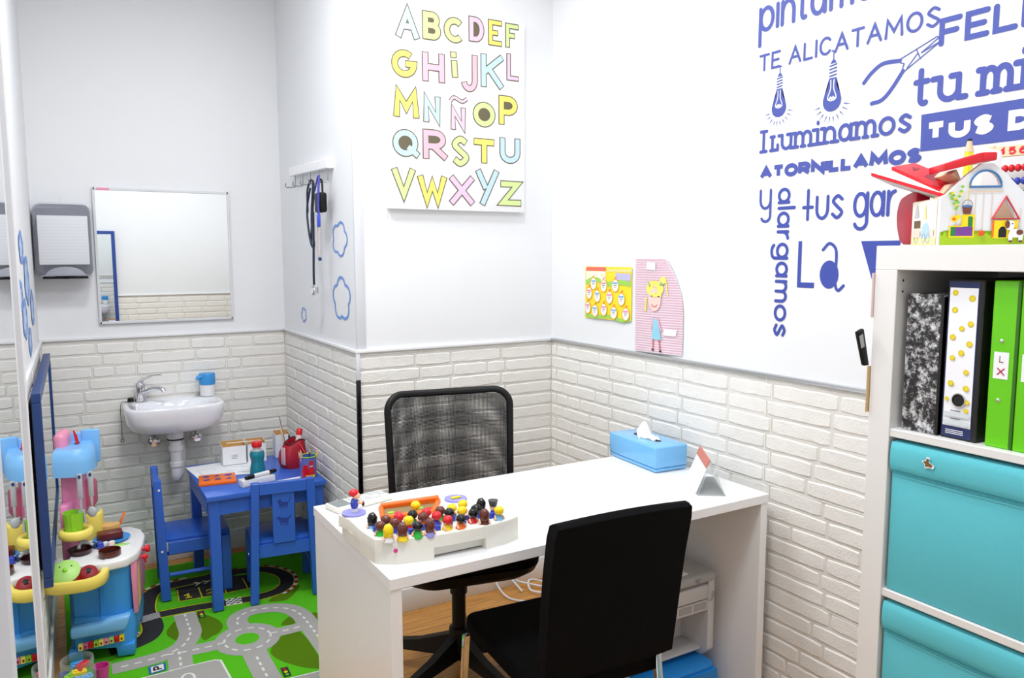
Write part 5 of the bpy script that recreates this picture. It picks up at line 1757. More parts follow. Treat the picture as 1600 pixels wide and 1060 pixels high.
# lower blue drawer body
mb = MB()
mb.loft([kout(0, .045, -.012), kout(0, .085, -.016), kout(0, .145, -.010), kout(0, .160, .0)])
for (x0, x1, y0, y1) in ((.012, .055, .0, .06), (.165, .222, .0, .07), (.012, .055, .28, .345), (.165, .222, .28, .345)):
    mb.hexa([(x0, y0, 0), (x1, y0, 0), (x1, y1, 0), (x0, y1, 0)], [(x0 - .004, y0 - .012, .05), (x1 + .002, y0 - .012, .05), (x1 + .002, y1, .05), (x0 - .004, y1, .05)], .006)
mb.build('drawer_base', KB, t, ang=40)
mb = MB().prism([(.022, .105), (.20, .112), (.218, .168), (.15, .162), (.12, .150), (.022, .146)], -.032, .01, .010, 2, 'y')
mb.build('drawer_lip', KBL, t, ang=50)
mb = MB().loft([kout(0, .160, .006, .220), kout(0, .30, -.006, .224), kout(0, .345, -.016, .228)])
mb.build('cupboard', KB, t, ang=40)
MB().box((.1175, -.018, .165), (.1190, .0, .338)).build('door_seam', mat('seam_blue', (24, 92, 170), .5), t)
mb = MB()
cols = [YEL, PINKD, REDP, LIME, YEL, PINK, LGREEN, REDP, YELP]
for i in range(9):
    mb.m = i
    x = .045 + i * .0165
    z = .062 + i * .0015
    mb.box((x, -.0295, z), (x + .0145, -.012, z + .020))
    mb.m = 9
    mb.box((x + .004, -.0300, z + .005), (x + .010, -.0294, z + .014))
mb.build('sticker_strip', cols + [REDD], t)
# right side trim pink/yellow
mb = MB()
mb.hexa([(.222, .03, .14), (.236, .05, .14), (.236, .33, .14), (.222, .34, .14)], [(.220, .01, .345), (.242, .02, .345), (.242, .34, .345), (.222, .34, .345)], .005)
mb.build('side_panel', PINK, t)
MB().hexa([(.234, .07, .16), (.239, .07, .16), (.239, .12, .16), (.234, .12, .16)], [(.238, .055, .32), (.243, .055, .32), (.243, .10, .32), (.238, .10, .32)], .001, 1).build('side_stripe', YEL, t)
# white counter
ct = [(.02, -.035), (.15, -.045), (.215, -.025), (.245, .03), (.255, .12), (.255, .22), (.235, .29), (.19, .345), (.02, .345)]
mb = MB().prism(ct, .345, .378, .008, 3)
mb.prism([(.09 + (x - .15) * .85 + .05, .13 + (y - .15) * .85) for x, y in ct[1:8]], .376, .381, .003)
mb.build('counter', WHT, t, ang=50)
for y, z, r in ((.10, .362, .014), (.055, .348, .010)):
    MB().lathe([(0, 0), (r * .5, 0), (r * .5, .008), (r, .010), (r, .022), (r * .7, .026), (0, .027)], (.255 if y > .08 else .250, y, z), 16, 'x').build('knob', REDP, t)
MB().tube([(.262, .050, .345), (.268, .06, .325)], .004, 8).build('knob_lever', REDP, t)
# yellow sink tray in front left
mb = MB()
def tr(s, z): return [(.055 + x * s, -.055 + y * s, z) for x, y in sellip(0, 0, .105, .095, 2.8, 40)]
mb.loft([tr(.80, .315), tr(.98, .325), tr(1.0, .352), tr(.97, .360), tr(.78, .360), tr(.74, .352), tr(.70, .330), tr(.3, .328)])
mb.build('sink_tray', YEL, t, ang=60)
# pink back column
mb = MB().prism([(-.012, .175), (.040, .20), (.055, .235), (.050, .335), (-.03, .335)], .375, .70, .006)
mb.prism([(-.012, .12), (.012, .13), (.03, .20), (.03, .33), (-.03, .33)], .345, .55, .006)
mb.build('column', mat('column_pink', (236, 142, 190), .4), t, ang=50)
mb = MB().box((-.034, .19, .66), (.012, .31, .805), .022, 4)
mb.build('top_cap', PINK, t, ang=70)
mb = MB().prism([(.03, .245), (.085, .25), (.09, .31), (.03, .32)], .50, .60, .012)
mb.build('side_window', mat('rose_window', (206, 100, 130), .3), t)
mb = MB()
hood = [(-.028, .13), (.05, .115), (.095, .145), (.105, .215), (.095, .30), (-.028, .31)]
mb.loft([[(x * 1.0, y, .655 + .012 * (x > .08)) for x, y in hood], [(x * 1.0, y, .70) for x, y in hood], [(x * .97, .215 + (y - .215) * .95, .735) for x, y in hood], [(x * .84, .215 + (y - .215) * .82, .753) for x, y in hood]])
mb.box((.045, .285, .665), (.108, .302, .795), .006)
mb.box((-.02, .290, .70), (.06, .302, .785), .006)
mb.build('hood', KBL, t, ang=50)
MB().box((.030, .235, .752), (.046, .262, .7552)).build('slot', NAVY, t)
# yellow cup ring and timer block
mb = MB().tube([(.040 + .046 * math.cos(a / 24 * 2 * PI), .105 + .046 * math.sin(a / 24 * 2 * PI), .452) for a in range(24)], .012, 10, True, flat=1.5)
mb.build('cup_ring', YEL, t, ang=80)
mb = MB().prism(sellip(.062, .265, .046, .046, 2.6, 30), .378, .480, .010, 3)
mb.build('timer_block', YEL, t, ang=50)
MB().prism(sellip(.062, .262, .036, .034, 2.6, 24), .479, .482).build('timer_face', mat('face_grey', (168, 196, 184), .4), t)
mb = MB().lifted((0, 0, .0001))
for i in range(5): mb.box((.040 + i * .010, .240, .482), (.044 + i * .010, .284, .4828))
mb.build('timer_marks', SUNY, t)
mb = MB().tube(arc(0, 0, .030, .030, 20, 160, 10) and [(.040 + .030 * math.cos(math.radians(a)), .318, .476 + .026 * math.sin(math.radians(a))) for a in range(0, 181, 15)], .006, 8)
mb.build('arch_handle', ORANGE, t, ang=80)
MB().lathe([(0, 0), (.012, 0), (.014, .01), (.01, .012), (.008, .003), (0, .003)], (.045, .185, .378), 14).build('tap_base', STEEL, t)


def kthing(name, label, cat, x, y, z, rz=0., group=None):
    return thing(name, label, cat, KW(x - (.022 if z in (.379, .381, .397, .405, .3785, .378) else 0), y, z + .0085), KR + rz, group)


# hanging utensils
for nm, lb, x, y in (('toy_spatula', 'grey toy spatula with slots hanging from the blue hood', .060, .118, ), ('toy_spoon', 'grey toy spoon hanging at the right edge of the blue hood', .092, .140)):
    t = kthing(nm, lb, 'toy utensil', x, y, .65)
    mb = MB().box((-.009, -.014, -.075), (.009, -.006, .020), .004)
    mb.build('handle', GREYP, t)
    MB().prism(ell(0, .008, .005, .007, 14), -.0148, -.014, ax='y').build('hang_hole', NAVY, t)
    if 'spat' in nm:
        mb = MB().box((-.0045, -.012, -.12), (.0045, -.008, -.07), .001, 1)
        mb.hexa([(-.016, -.014, -.165), (.016, -.014, -.165), (.016, -.010, -.165), (-.016, -.010, -.165)], [(-.010, -.012, -.115), (.010, -.012, -.115), (.010, -.008, -.115), (-.010, -.008, -.115)], .001, 1)
        mb.build('blade', GREYP, t)
        for i in range(3): MB().box((-.009 + i * .007, -.0155, -.160), (-.006 + i * .007, -.0085, -.130)).build('slot', mat('slot_dark', (110, 112, 118), .5), t)
    else:
        mb = MB().box((-.004, -.012, -.115), (.004, -.008, -.07), .001, 1)
        mb.ball((0, -.012, -.133), (.0165, .009, .020), 16, 10)
        mb.build('bowl', GREYP, t, ang=60)
t = kthing('toy_knife', 'red toy knife standing in the slot of the blue hood', 'toy utensil', .042, .228, .756)
mb = MB().tube([(.0, 0, 0), (-.004, -.004, .03), (-.010, -.008, .052)], [.0065, .0065, .003], 10, flat=.6)
mb.build('handle', REDP, t, ang=70)
t = kthing('green_cup', 'lime green ribbed toy cup standing in the yellow ring', 'cup', .034, .100, .447)
mb = MB()
rg = lambda r, z: [((r + .0012 * math.cos(12 * a)) * math.cos(a), (r + .0012 * math.cos(12 * a)) * math.sin(a), z) for a in [2 * PI * i / 48 for i in range(48)]]
mb.loft([rg(.026, 0), rg(.032, .070), rg(.0335, .085), rg(.031, .085), rg(.026, .01)])
mb.build('cup', LIME, t, ang=50)
t = kthing('toy_plate', 'blue toy plate at the back right of the white counter', 'plate', .165, .190, .379)
MB().lathe([(0, .003), (.045, .003), (.062, .012), (.064, .011), (.047, 0), (0, 0)], seg=36).build('plate', KB, t, ang=60)
t = kthing('toy_chocolate', 'dark red brown toy chocolate bar on the blue plate', 'toy food', .158, .200, .397, .25)
mb = MB().box((-.042, -.026, -.011), (.042, .026, .015), .003)
mb.build('bar', CHOC, t)
t = kthing('toy_toast', 'golden toy bread slice lying behind the chocolate bar', 'toy food', .140, .268, .405)
mb = MB()
base_ = [(.045 * math.cos(a) * (1 + .1 * math.sin(3 * a)), .026 * math.sin(a) * (1 + .12 * math.cos(4 * a))) for a in [2 * PI * i / 22 for i in range(22)]]
mb.prism(base_, -.012, .016, .004)
mb.T = Matrix.Identity(4)
mb.build('slice', TAN, t, ang=50)
t = kthing('toy_handle_ring', 'orange toy hoop standing behind the bread on the counter', 'toy', .185, .315, .378)
MB().tube([(.012 * math.cos(a / 16 * 2 * PI), .030 * math.sin(a / 16 * 2 * PI), .036 + .030 * math.cos(a / 16 * 2 * PI)) for a in range(16)], .0045, 8, True).build('hoop', ORANGE, t, ang=80)
t = kthing('toy_pan', 'brown round toy pan on the right front of the counter', 'pan', .178, .020, .381)
mb = MB().lathe([(0, 0), (.033, 0), (.037, .004), (.037, .022), (.0345, .022), (.034, .005), (0, .004)], seg=32)
mb.m = 0
mb.build('pan', BROWN, t, ang=50)
MB().lathe([(0, .0045), (.0338, .0052)], seg=28, cap0=False, cap1=False).build('base_coating', BLACKP, t)
t = kthing('toy_frying_pan', 'dark toy frying pan with grey curved handle on the counter beside the column', 'pan', .075, .085, .381, .5)
MB().lathe([(0, 0), (.034, 0), (.042, .016), (.040, .017), (.033, .003), (0, .003)], seg=30).build('pan', mat('pan_dark', (58, 18, 24), .3), t, ang=60)
mb = MB().tube(spline([(-.010, -.012, .02), (.0, .002, .032), (.022, .004, .034), (.038, -.014, .022)], 6), .006, 8)
mb.build('handle', GREYP, t, ang=70)
# pile of small toys on the counter
for i, (x, y, dx, dy, dz, m, nm, lb) in enumerate(((.110, .125, .018, .012, .018, NAVY, 'toy_block', 'dark blue toy lump in the jumble in front of the plate'), (.135, .112, .014, .014, .022, BLUEP, 'toy_car', 'bright blue toy in the middle of the jumble on the counter'),
                                                   (.150, .130, .012, .010, .016, WHITEG, 'toy_box', 'white toy piece beside the blue toys on the counter'), (.172, .118, .016, .010, .020, PAPERP, 'toy_carton', 'small pale pink toy carton right of the jumble'),
                                                   (.120, .148, .012, .010, .012, GREYP, 'toy_piece', 'grey toy piece at the back of the jumble'))):
    t = kthing(nm, lb, 'toy', x, y, .381, .3 * i)
    mb = MB().box((-dx * .7, -dy * .7, 0), (dx * .7, dy * .7, dz), .003)
    if i < 2:
        for s in (-1, 1): mb.tube([(s * dx * .4, -dy * .75, .004), (s * dx * .4, dy * .75, .004)], .004, 10)
        mb.ball((0, 0, dz), (dx * .5, dy * .5, .005), 10, 6)
    mb.build('body', m, t, ang=50)
t = kthing('toy_lettuce', 'flat light green toy leaf at the right end of the counter', 'toy food', .205, .120, .3785)
mb = MB().prism([(.026 * math.cos(a) * (1 + .15 * math.sin(5 * a)), .014 * math.sin(a) * (1 + .2 * math.cos(3 * a))) for a in [2 * PI * i / 24 for i in range(24)]], 0, .005, .001)
mb.build('leaf', LGREEN, t)
# things lying in the yellow tray
t = kthing('toy_pot', 'magenta rimmed red toy pot lying in the yellow tray', 'pot', .045, -.035, .331)
mb = MB().lathe([(0, 0), (.045, 0), (.052, .030), (.049, .030), (.043, .004), (0, .004)], seg=32)
mb.build('pot', mat('pot_red', (206, 24, 60), .3), t, ang=50)
MB().tube([(.0515 * math.cos(a / 24 * 2 * PI), .0515 * math.sin(a / 24 * 2 * PI), .030) for a in range(24)], .0028, 8, True).build('rim', MAGENTA, t, ang=80)
t = kthing('toy_smiling_disc', 'light green smiling toy disc tilted in the yellow tray', 'lid', .030, -.075, .374)
t.rotation_euler = (math.radians(38), 0, KR)
MB().lathe([(0, 0), (.044, 0), (.046, .004), (.038, .010), (0, .013)], seg=32).build('lid', LGREEN, t, ang=50)
MB().ball((0, 0, .014), (.008, .008, .006), 14, 8).build('knob', LIME, t)
for s in (-1, 1): MB().lathe([(0, 0), (.003, 0), (.002, .002), (0, .0025)], (s * .018, .016, .0105), 10).build('eye', INKB, t)
t = kthing('toy_pan_cover', 'dark red round toy cover with black knob at the right end of the yellow tray', 'lid', .100, -.075, .362)
t.rotation_euler = (math.radians(40), math.radians(10), KR)
MB().lathe([(0, 0), (.026, 0), (.028, .004), (.020, .010), (0, .013)], seg=28).build('lid', REDD, t, ang=50)
MB().lathe([(0, .012), (.007, .012), (.009, .020), (0, .022)], seg=14).build('knob', BLACKP, t)
t = kthing('toy_orange', 'orange toy ball in the back of the yellow tray', 'toy food', .118, -.025, .352)
MB().ball((0, 0, 0), .020, 16, 10).build('fruit', ORANGE, t)

# ------------------------------------------------------------------ jar of blocks, cup on the rug
JP = (-1.905, -.035, .0)
t = thing('block_jar', 'clear plastic jar full of toy blocks on the rug by the left wall', 'jar', (JP[0], JP[1], 0.0100))
MB().lathe([(0, 0), (.05, 0), (.055, .006), (.055, .085), (.048, .105), (.046, .125), (.0485, .127), (.0485, .130), (.0455, .130), (.045, .105), (.052, .085), (.052, .008), (0, .004)], seg=40).build('jar', CLEAR, t, ang=50)
mb = MB()
for z in (.112, .118, .124): mb.tube([(.0485 * math.cos(a / 28 * 2 * PI), .0485 * math.sin(a / 28 * 2 * PI), z) for a in range(28)], .0012, 6, True)
mb.build('thread', CLEAR, t, ang=80)
BR_ = random.Random(8)
for i, (m, cn, x, y, z, rz, tl, ln, lv) in enumerate(((LIME, 'lime green', -.022, -.016, .080, 1.2, .5, 3, 'uppermost and longest'), (KB, 'bright blue', .002, .016, .098, .4, .3, 2, 'topmost'), (REDP, 'red', .016, .004, .100, .9, .2, 2, 'top right'),
                                                      (YELP, 'yellow', .004, -.010, .084, .2, .2, 2, 'upper middle'), (LBLUE, 'pale blue', .004, -.020, .066, .1, .3, 2, 'middle front'), (BROWN, 'brown', -.004, -.022, .048, .3, .2, 2, 'lower front'),
                                                      (KBL, 'sky blue', .024, -.014, .062, .9, .4, 2, 'right side'), (GREENB, 'dark lime', .022, -.018, .040, .5, .2, 2, 'lower right'), (REDP, 'red', -.020, .01, .040, .2, .1, 2, 'lower left'), (YELP, 'yellow', .0, .01, .022, .6, .0, 2, 'bottom'))):
    t = thing('toy_brick', '%s toy brick, %s in the clear jar' % (cn, lv), 'toy brick', (JP[0] + x, JP[1] + y, 0.0100 + z), 0, 'toy bricks in the jar')
    t.rotation_euler = (tl, tl * .5, rz)
    t.scale = (1.35, 1.35, 1.35)
    L_ = .008 * ln
    MB().box((-L_, -.008, -.008), (L_, .008, .006), .0008, 1).build('brick', m, t)
    for k in range(ln):
        MB().lathe([(0, .006), (.0045, .006), (.0045, .009), (0, .009)], (-L_ + .008 + k * .016, 0, 0), 12).build('stud', m, t)
t = thing('pink_cup', 'magenta plastic cup on the rug beside the jar of blocks', 'cup', (-1.836, .012, 0.0100))
MB().lathe([(0, 0), (.021, 0), (.026, .062), (.0275, .063), (.024, .063), (.0195, .003), (0, .003)], seg=28).build('cup', MAGENTA, t, ang=50)
t = thing('toy_dish', 'dark blue plastic dish behind the jar of blocks by the wall', 'dish', (-1.945, .045, 0.0100))
MB().lathe([(0, 0), (.012, 0), (.018, .05), (.016, .05), (.01, .003), (0, .003)], seg=20).build('dish', BLUEP, t, ang=50)

# ------------------------------------------------------------------ shelf unit on the right
SX, SY0, SY1, ST = -.395, -2.63, -1.842, 1.487
t = thing('shelf_unit', 'white cube shelf unit standing against the right wall', 'shelf', (-.2, -2.236, 0))
def SL(a, b, bev=.0012): return MB().box((a[0] + .2, a[1] + 2.236, a[2]), (b[0] + .2, b[1] + 2.236, b[2]), bev, 1)
SL((SX, SY0, ST - .05), (-.008, SY1, ST)).build('top', SHELFW, t)
SL((SX, SY0, 0), (-.008, SY1, .05)).build('plinth', SHELFW, t)
for y0, y1 in ((SY1 - .05, SY1), (SY0, SY0 + .05)): SL((SX, y0, .05), (-.008, y1, ST - .05)).build('side_panel', SHELFW, t)
CY1 = SY1 - .05
CY0 = CY1 - .335
SL((SX + .003, CY0 - .018, .05), (-.010, CY0, ST - .05)).build('divider', SHELFW, t)
LEV = [1.102, .750, .398]
for z in LEV:
    SL((SX + .003, CY0, z - .017), (-.010, CY1, z)).build('shelf_board', SHELFW, t)
    SL((SX + .003, SY0 + .05, z - .017), (-.010, CY0 - .018, z)).build('shelf_board', SHELFW, t)
SL((-.012, SY0 + .05, .05), (-.009, SY1 - .05, ST - .05)).build('back_board', SHELFW, t)
for z in (1.415, 1.392): MB().lathe([(0, 0), (.0028, 0), (0, .0005)], (SX + .2 + .022, CY1 + 2.236 - .0004, z), 10, 'y').build('peg_hole', INKB, t)

# fabric boxes
def fabric_box(z, h, label, stud):
    t = thing('storage_box', label, 'storage box', (SX + .19, (CY0 + CY1) / 2, z))
    W_ = .163
    mb = MB().box((-.182, -W_, 0), (.17, W_, h), .006)
    mb.build('body', TEAL, t)
    mb = MB()
    mb.sheet(lambda a, b: (-.1845 - .006 * math.sin(PI * b) ** .5 - .002 * math.sin(PI * a) * b, -W_ + .001 + (2 * W_ - .002) * a, h - .066 + .064 * b), 16, 8)
    mb.build('handle_flap', TEAL, t, ang=80)
    mb = MB()
    for zz in (h - .069, h - .010, h - .062):
        mb.tube([(-.1865, -W_ + .004, zz), (-.1875, 0, zz), (-.1865, W_ - .004, zz)], .0009, 5)
    mb.build('stitching', TEALD, t, ang=80)
    if stud:
        mb = MB().lifted((-.0003, 0, 0))
        Fs = lambda u, v: (-.1945, -u - .0, v)
        c = (-.078, h - .030)
        mb.poly2([(c[0] + x, c[1] + y) for x, y in spline([(-.012, .003), (-.004, .006), (-.002, .013), (.005, .012), (.004, .004), (.014, -.002), (.012, -.009), (.003, -.008), (-.004, -.011), (-.006, -.003)], 4, True)], Fs)
        mb.m = 1
        mb.poly2([(c[0] + x * .75, c[1] + y * .75) for x, y in spline([(-.012, .003), (-.004, .006), (-.002, .013), (.005, .012), (.004, .004), (.014, -.002), (.012, -.009), (.003, -.008), (-.004, -.011), (-.006, -.003)], 4, True)], Fs)
        mb.build('bird_sticker', [WVINYL, mat('sticker_brown', (120, 92, 40), .6)], t, smooth=False)
    return t


fabric_box(LEV[1], .328, 'upper turquoise fabric storage box with a small brown sticker in the shelf', True)
fabric_box(LEV[2], .328, 'turquoise fabric storage box below the one with the sticker', False)
fabric_box(.05, .325, 'lowest turquoise fabric storage box in the shelf', False)

# files and binders
BZ = LEV[0]
t = thing('box_file', 'black and white marbled box file, leftmost on the shelf', 'box file', (-.372, -1.982, BZ))
MB().box((0, 0, .0), (.27, .078, .287), .0015, 1).build('case', MARBLE, t)
MB().box((-.0015, .0, .002), (.27, .006, .283), .001, 1).build('spine_edge', mat('file_edge', (22, 20, 22), .4), t)
t = thing('sun_binder', 'dark lever arch binder with yellow suns on its white spine', 'binder', (-.372, -2.058, BZ), math.radians(-2))
MB().box((0, 0, 0), (.28, .072, .318), .002, 1).build('cover', mat('binder_black', (24, 23, 24), .5), t)
mb = MB().lifted((-.0002, 0, 0))
Fs = lambda u, v: (-.0006, .072 - u, v)
NVY = mat('label_navy', (30, 46, 96), .5)
mb.m = 0
mb.poly2([(.003, .004), (.063, .004), (.063, .314), (.003, .314)], Fs)
mb.m = 1
mb.poly2([(.005, .026), (.061, .026), (.061, .302), (.005, .302)], Fs)
mb.m = 2
for (u, v, r) in ((.016, .292, 1), (.050, .282, 1.1), (.017, .258, 1), (.050, .232, 1), (.033, .222, .9), (.016, .204, 1), (.050, .193, 1), (.035, .174, 1), (.018, .163, .9), (.047, .137, .9), (.018, .112, 1), (.049, .105, 1), (.012, .080, .7), (.053, .078, .8), (.052, .061, .8)):
    pts = []
    for i in range(16):
        q = (.0062 if i % 2 else .0034) * r
        pts.append((u + q * math.cos(PI * i / 8), v + q * math.sin(PI * i / 8)))
    mb.poly2(pts, Fs)
mb.m = 3
mb.poly2([(.007, .030), (.059, .030), (.059, .038), (.007, .038)], Fs)
mb.poly2([(.007, .046), (.059, .046), (.059, .055), (.007, .055)], Fs)
mb.m = 4
for v in (.042, .058): mb.ribbon([(.022, v), (.042, v)], .0022, Fs, rnd=False)
mb.m = 1
for v in (.012, .0155, .019): mb.ribbon([(.014, v), (.050, v)], .0014, Fs, rnd=False)
mb.build('spine_label', [NVY, WVINYL, SUNY, mat('label_grey', (214, 222, 226), .5), INK], t, smooth=False)
mb = MB()
mb.lathe([(.0125, 0), (.0145, 0), (.0145, -.003), (.0125, -.003)], (-.0014, .036, .080), 24, 'x', False, False)
mb.build('finger_ring', CHROME, t)
MB().lathe([(0, -.0012), (.0125, -.0012)], (-.0012, .036, .080), 24, 'x', False, False).build('finger_hole', INKB, t)
for y, lb, wr in ((-2.121, 'lime green ring binder labelled L X, right of the sun binder', True), (-2.171, 'lime green ring binder at the right, cut by the photo edge', False)):
    t = thing('green_binder', lb, 'binder', (-.372, y, BZ), 0)
    MB().box((.0, .0, 0), (.27, .046, .318), .002, 1).build('cover', GREENB, t)
    MB().box((-.0005, -.003, .002), (.27, .0035, .316), .001, 1).build('fold', GREEND, t)
    for z in (.205, .092): MB().ball((-.0005, .026, z), (.002, .004, .004), 12, 8).build('rivet', CHROME, t)
    mb = MB().lifted((-.0002, 0, 0))
    Fs = lambda u, v: (-.0006, .046 - u, v)
    mb.poly2([(.008, .133), (.035, .133), (.035, .184), (.008, .184)], Fs)
    mb.m = 1
    write(mb, 'L', Fs, .018, .026, .164, .013, .0016, CAPS)
    mb.m = 2
    write(mb, 'X', Fs, .015, .029, .140, .014, .0022, CAPS)
    mb.build('label', [PAPER, mat('pen_brown', (140, 70, 70), .6), mat('pen_magenta', (190, 30, 80), .6)], t, smooth=False)

# papers stuck on the shelf end
o = MB().box((-.402, 0, 0), (-.30, .0012, .095)).build('pink_note', PAPERP, None, (.0, SY1 + .001, 1.335), 0)
tag(o, 'pale pink paper stuck on the end panel of the shelf, near its top', 'paper')
t = thing('hanging_tool', 'black handled barcode tagged tool hanging on the shelf end panel', 'tool', (-.402, SY1 + .012, 1.25))
mb = MB().hexa([(-.004, -.006, -.02), (.012, -.006, -.02), (.012, .004, -.02), (-.004, .004, -.02)], [(-.032, -.006, .055), (-.012, -.006, .062), (-.012, .004, .062), (-.032, .004, .055)], .003)
mb.build('handle', BLACKP, t)
MB().hexa([(-.020, -.0075, .02), (-.010, -.0075, .023), (-.010, -.006, .023), (-.020, -.006, .02)], [(-.028, -.0075, .046), (-.018, -.0075, .050), (-.018, -.006, .050), (-.028, -.006, .046)]).build('barcode_tag', PRN2, t)
o = MB().box((-.404, 0, 0), (-.34, .0012, .10)).build('tan_leaflet', mat('leaflet_tan', (216, 186, 140), .7), None, (0, SY1 + .001, 1.13), 0)
tag(o, 'tan leaflet stuck on the shelf end panel below the black tool', 'paper')

# ------------------------------------------------------------------ wooden toy house on top of the shelf
HR = math.atan2(-.6, .8)
HM = Matrix.Translation((-.35, -1.949, ST)) @ Matrix.Rotation(HR, 4, 'Z')
t = thing('toy_house', 'wooden activity house with painted barn front on top of the shelf', 'toy house', (-.35, -1.949, ST), HR)
GAB = [(0, .0), (.168, .0), (.166, .098), (.150, .112), (.119, .145), (.096, .163), (.074, .163), (.046, .140), (.012, .103), (.0, .098)]
arch_ = [(.053, .117), (.113, .117)] + arc(.083, .117, .030, .032, 0, 180, 10)[1:-1]
tri_ = [(.101, .054), (.148, .054), (.123, .094)]
slot_ = [(.020, .018), (.064, .018), (.064, .060), (.043, .060), (.043, .038), (.020, .038)]
bm = bmesh.new()
def loop(pts, y): return [bm.verts.new((p[0], y, p[1])) for p in pts]
TH = .012
def cutplate(y):
    es = []
    for pts in (GAB, arch_, tri_):
        vs = loop(pts, y)
        es += [bm.edges.new((vs[i], vs[(i + 1) % len(vs)])) for i in range(len(vs))]
    return es
e1 = cutplate(0.)
bmesh.ops.triangle_fill(bm, use_beauty=True, use_dissolve=False, edges=e1)
# remove fill inside the openings
def inside(c, poly):
    r = False
    for i in range(len(poly)):
        (x1, y1), (x2, y2) = poly[i], poly[(i + 1) % len(poly)]
        if (y1 > c[1]) != (y2 > c[1]) and c[0] < (x2 - x1) * (c[1] - y1) / (y2 - y1) + x1: r = not r
    return r
bad = [f for f in bm.faces if any(inside((f.calc_center_median().x, f.calc_center_median().z), q) for q in (arch_, tri_))]
bmesh.ops.delete(bm, geom=bad, context='FACES_ONLY')
ext = bmesh.ops.extrude_face_region(bm, geom=bm.faces[:])
bmesh.ops.translate(bm, verts=[v for v in ext['geom'] if isinstance(v, bmesh.types.BMVert)], vec=(0, TH, 0))
bmesh.ops.recalc_face_normals(bm, faces=bm.faces[:])
mb = MB().frombm(bm)
fp = mb.build('front_panel', PANELW, t, ang=30)
mb = MB().lifted((0, -.00015, 0))
FH = lambda u, v: (u, -.0006, v)
mb.m = 0
for u in (.030, .052, .066, .081, .097, .152):
    mb.ribbon([(u, .028), (u, .105 if .05 < u < .1 else .075)], .0011, FH, rnd=False)
mb.ribbon([(.050, .107), (.118, .107)], .002, FH, rnd=False)
mb.m = 1
mb.poly2([(0.001, .0005), (.167, .0005), (.167, .022), (.160, .028), (.156, .020), (.094, .020), (.090, .026), (.084, .020), (.070, .028), (.066, .015), (.016, .015), (.010, .030), (.006, .018), (.001, .026)], FH)
mb.m = 2
mb.ribbon(slot_ + slot_[:1], .0045, FH, True, False)
mb.m = 3
mb.poly2([(.021, .019), (.063, .019), (.063, .037), (.021, .037)], FH)
mb.m = 4
mb.poly2([(.021, .019), (.030, .019), (.030, .037), (.021, .037)], FH)
mb.poly2([(.054, .038), (.062, .038), (.062, .056), (.057, .059), (.054, .056)], FH)
mb.m = 2
mb.poly2([(.044, .038), (.053, .038), (.053, .059), (.044, .059)], FH)
mb.poly2([(.101, .014), (.148, .014), (.148, .050), (.101, .050)], FH)
mb.m = 5
mb.poly2([(.112, .016), (.127, .016), (.127, .030), (.124, .036), (.1195, .038), (.115, .036), (.112, .030)], FH)
mb.m = 6
mb.ribbon([(.101, .016), (.101, .050)], .004, FH, rnd=False)
mb.m = 7
mb.poly2([(.040, .079), (.060, .079), (.057, .063), (.043, .063)], FH)
mb.m = 8
mb.poly2(ell(.050, .0785, .0098, .0025, 16), FH)
mb.m = 5
mb.ribbon(arc(.050, .080, .0095, .011, 0, 180, 10), .0010, FH)
mb.m = 2
mb.ribbon([(.050, .091), (.050, .126)], .0012, FH)
mb.m = 9
for q in ((.016, .104), (.022, .100), (.020, .093), (.028, .090), (.024, .084), (.030, .078), (.033, .098), (.036, .108), (.028, .073), (.038, .117), (.031, .086), (.018, .098)):
    mb.poly2([(q[0] - .0042, q[1]), (q[0], q[1] - .0030), (q[0] + .0042, q[1]), (q[0], q[1] + .0036)], FH)
mb.m = 2
for q in ((.020, .105), (.026, .094), (.034, .104), (.027, .080)): mb.poly2(ell(q[0], q[1], .0028, .0028, 8), FH)
mb.poly2(ell(.026, .0535, .0072, .0068, 14), FH)
mb.poly2(ell(.033, .057, .0045, .0045, 12), FH)
mb.m = 6
mb.poly2(ell(.0245, .053, .0035, .0033, 10), FH)
mb.poly2(ell(.0775, .0245, .0062, .0062, 16), FH)
mb.m = 10
mb.ribbon([(.0775 + r * math.cos(a), .0245 + r * math.sin(a)) for a, r in [(i * .6, .0008 + i * .00035) for i in range(13)]], .0011, FH)
mb.m = 11
mb.poly2(sellip(.144, .024, .014, .0085, 2.6, 20), FH)
mb.poly2(sellip(.131, .040, .0085, .0095, 2.4, 18), FH)
for u in (.133, .152): mb.poly2([(u - .0035, .006), (u + .0035, .006), (u + .0045, .022), (u - .0045, .022)], FH)
mb.m = 7
mb.poly2(sellip(.126, .0415, .0045, .0080, 2.2, 14), FH)
mb.poly2(ell(.150, .026, .0065, .0055, 14), FH)
for u in (.133, .152): mb.poly2([(u - .0035, .006), (u + .0035, .006), (u + .0035, .010), (u - .0035, .010)], FH)
mb.m = 5
for u in (.1275, .135): mb.poly2(ell(u, .043, .0012, .0014, 8), FH)
PAINTS = [WOODL, GRASS, YELP, PURPLE, mat('peg_green', (30, 130, 60), .4), INKB, ORANGE, mat('paint_brown', (120, 62, 44), .5), mat('paint_water', (76, 120, 180), .4), GREENL, REDP, WVINYL]
mb.build('painting', PAINTS, fp, smooth=False)
MB().tube([(p[0], -.0012, p[1]) for p in [(.053, .117), (.083, .117), (.113, .117)] + arc(.083, .117, .030, .032, 0, 180, 12)[1:-1]], .0022, 8, True).build('window_rim', mat('rim_blue', (60, 120, 176), .4), t, ang=80)
MB().tube([(p[0], -.0012, p[1]) for p in ((.099, .053), (.150, .053), (.1235, .097))], .0027, 8, True).build('door_roof', mat('rim_red', (214, 50, 60), .35), t, ang=60)
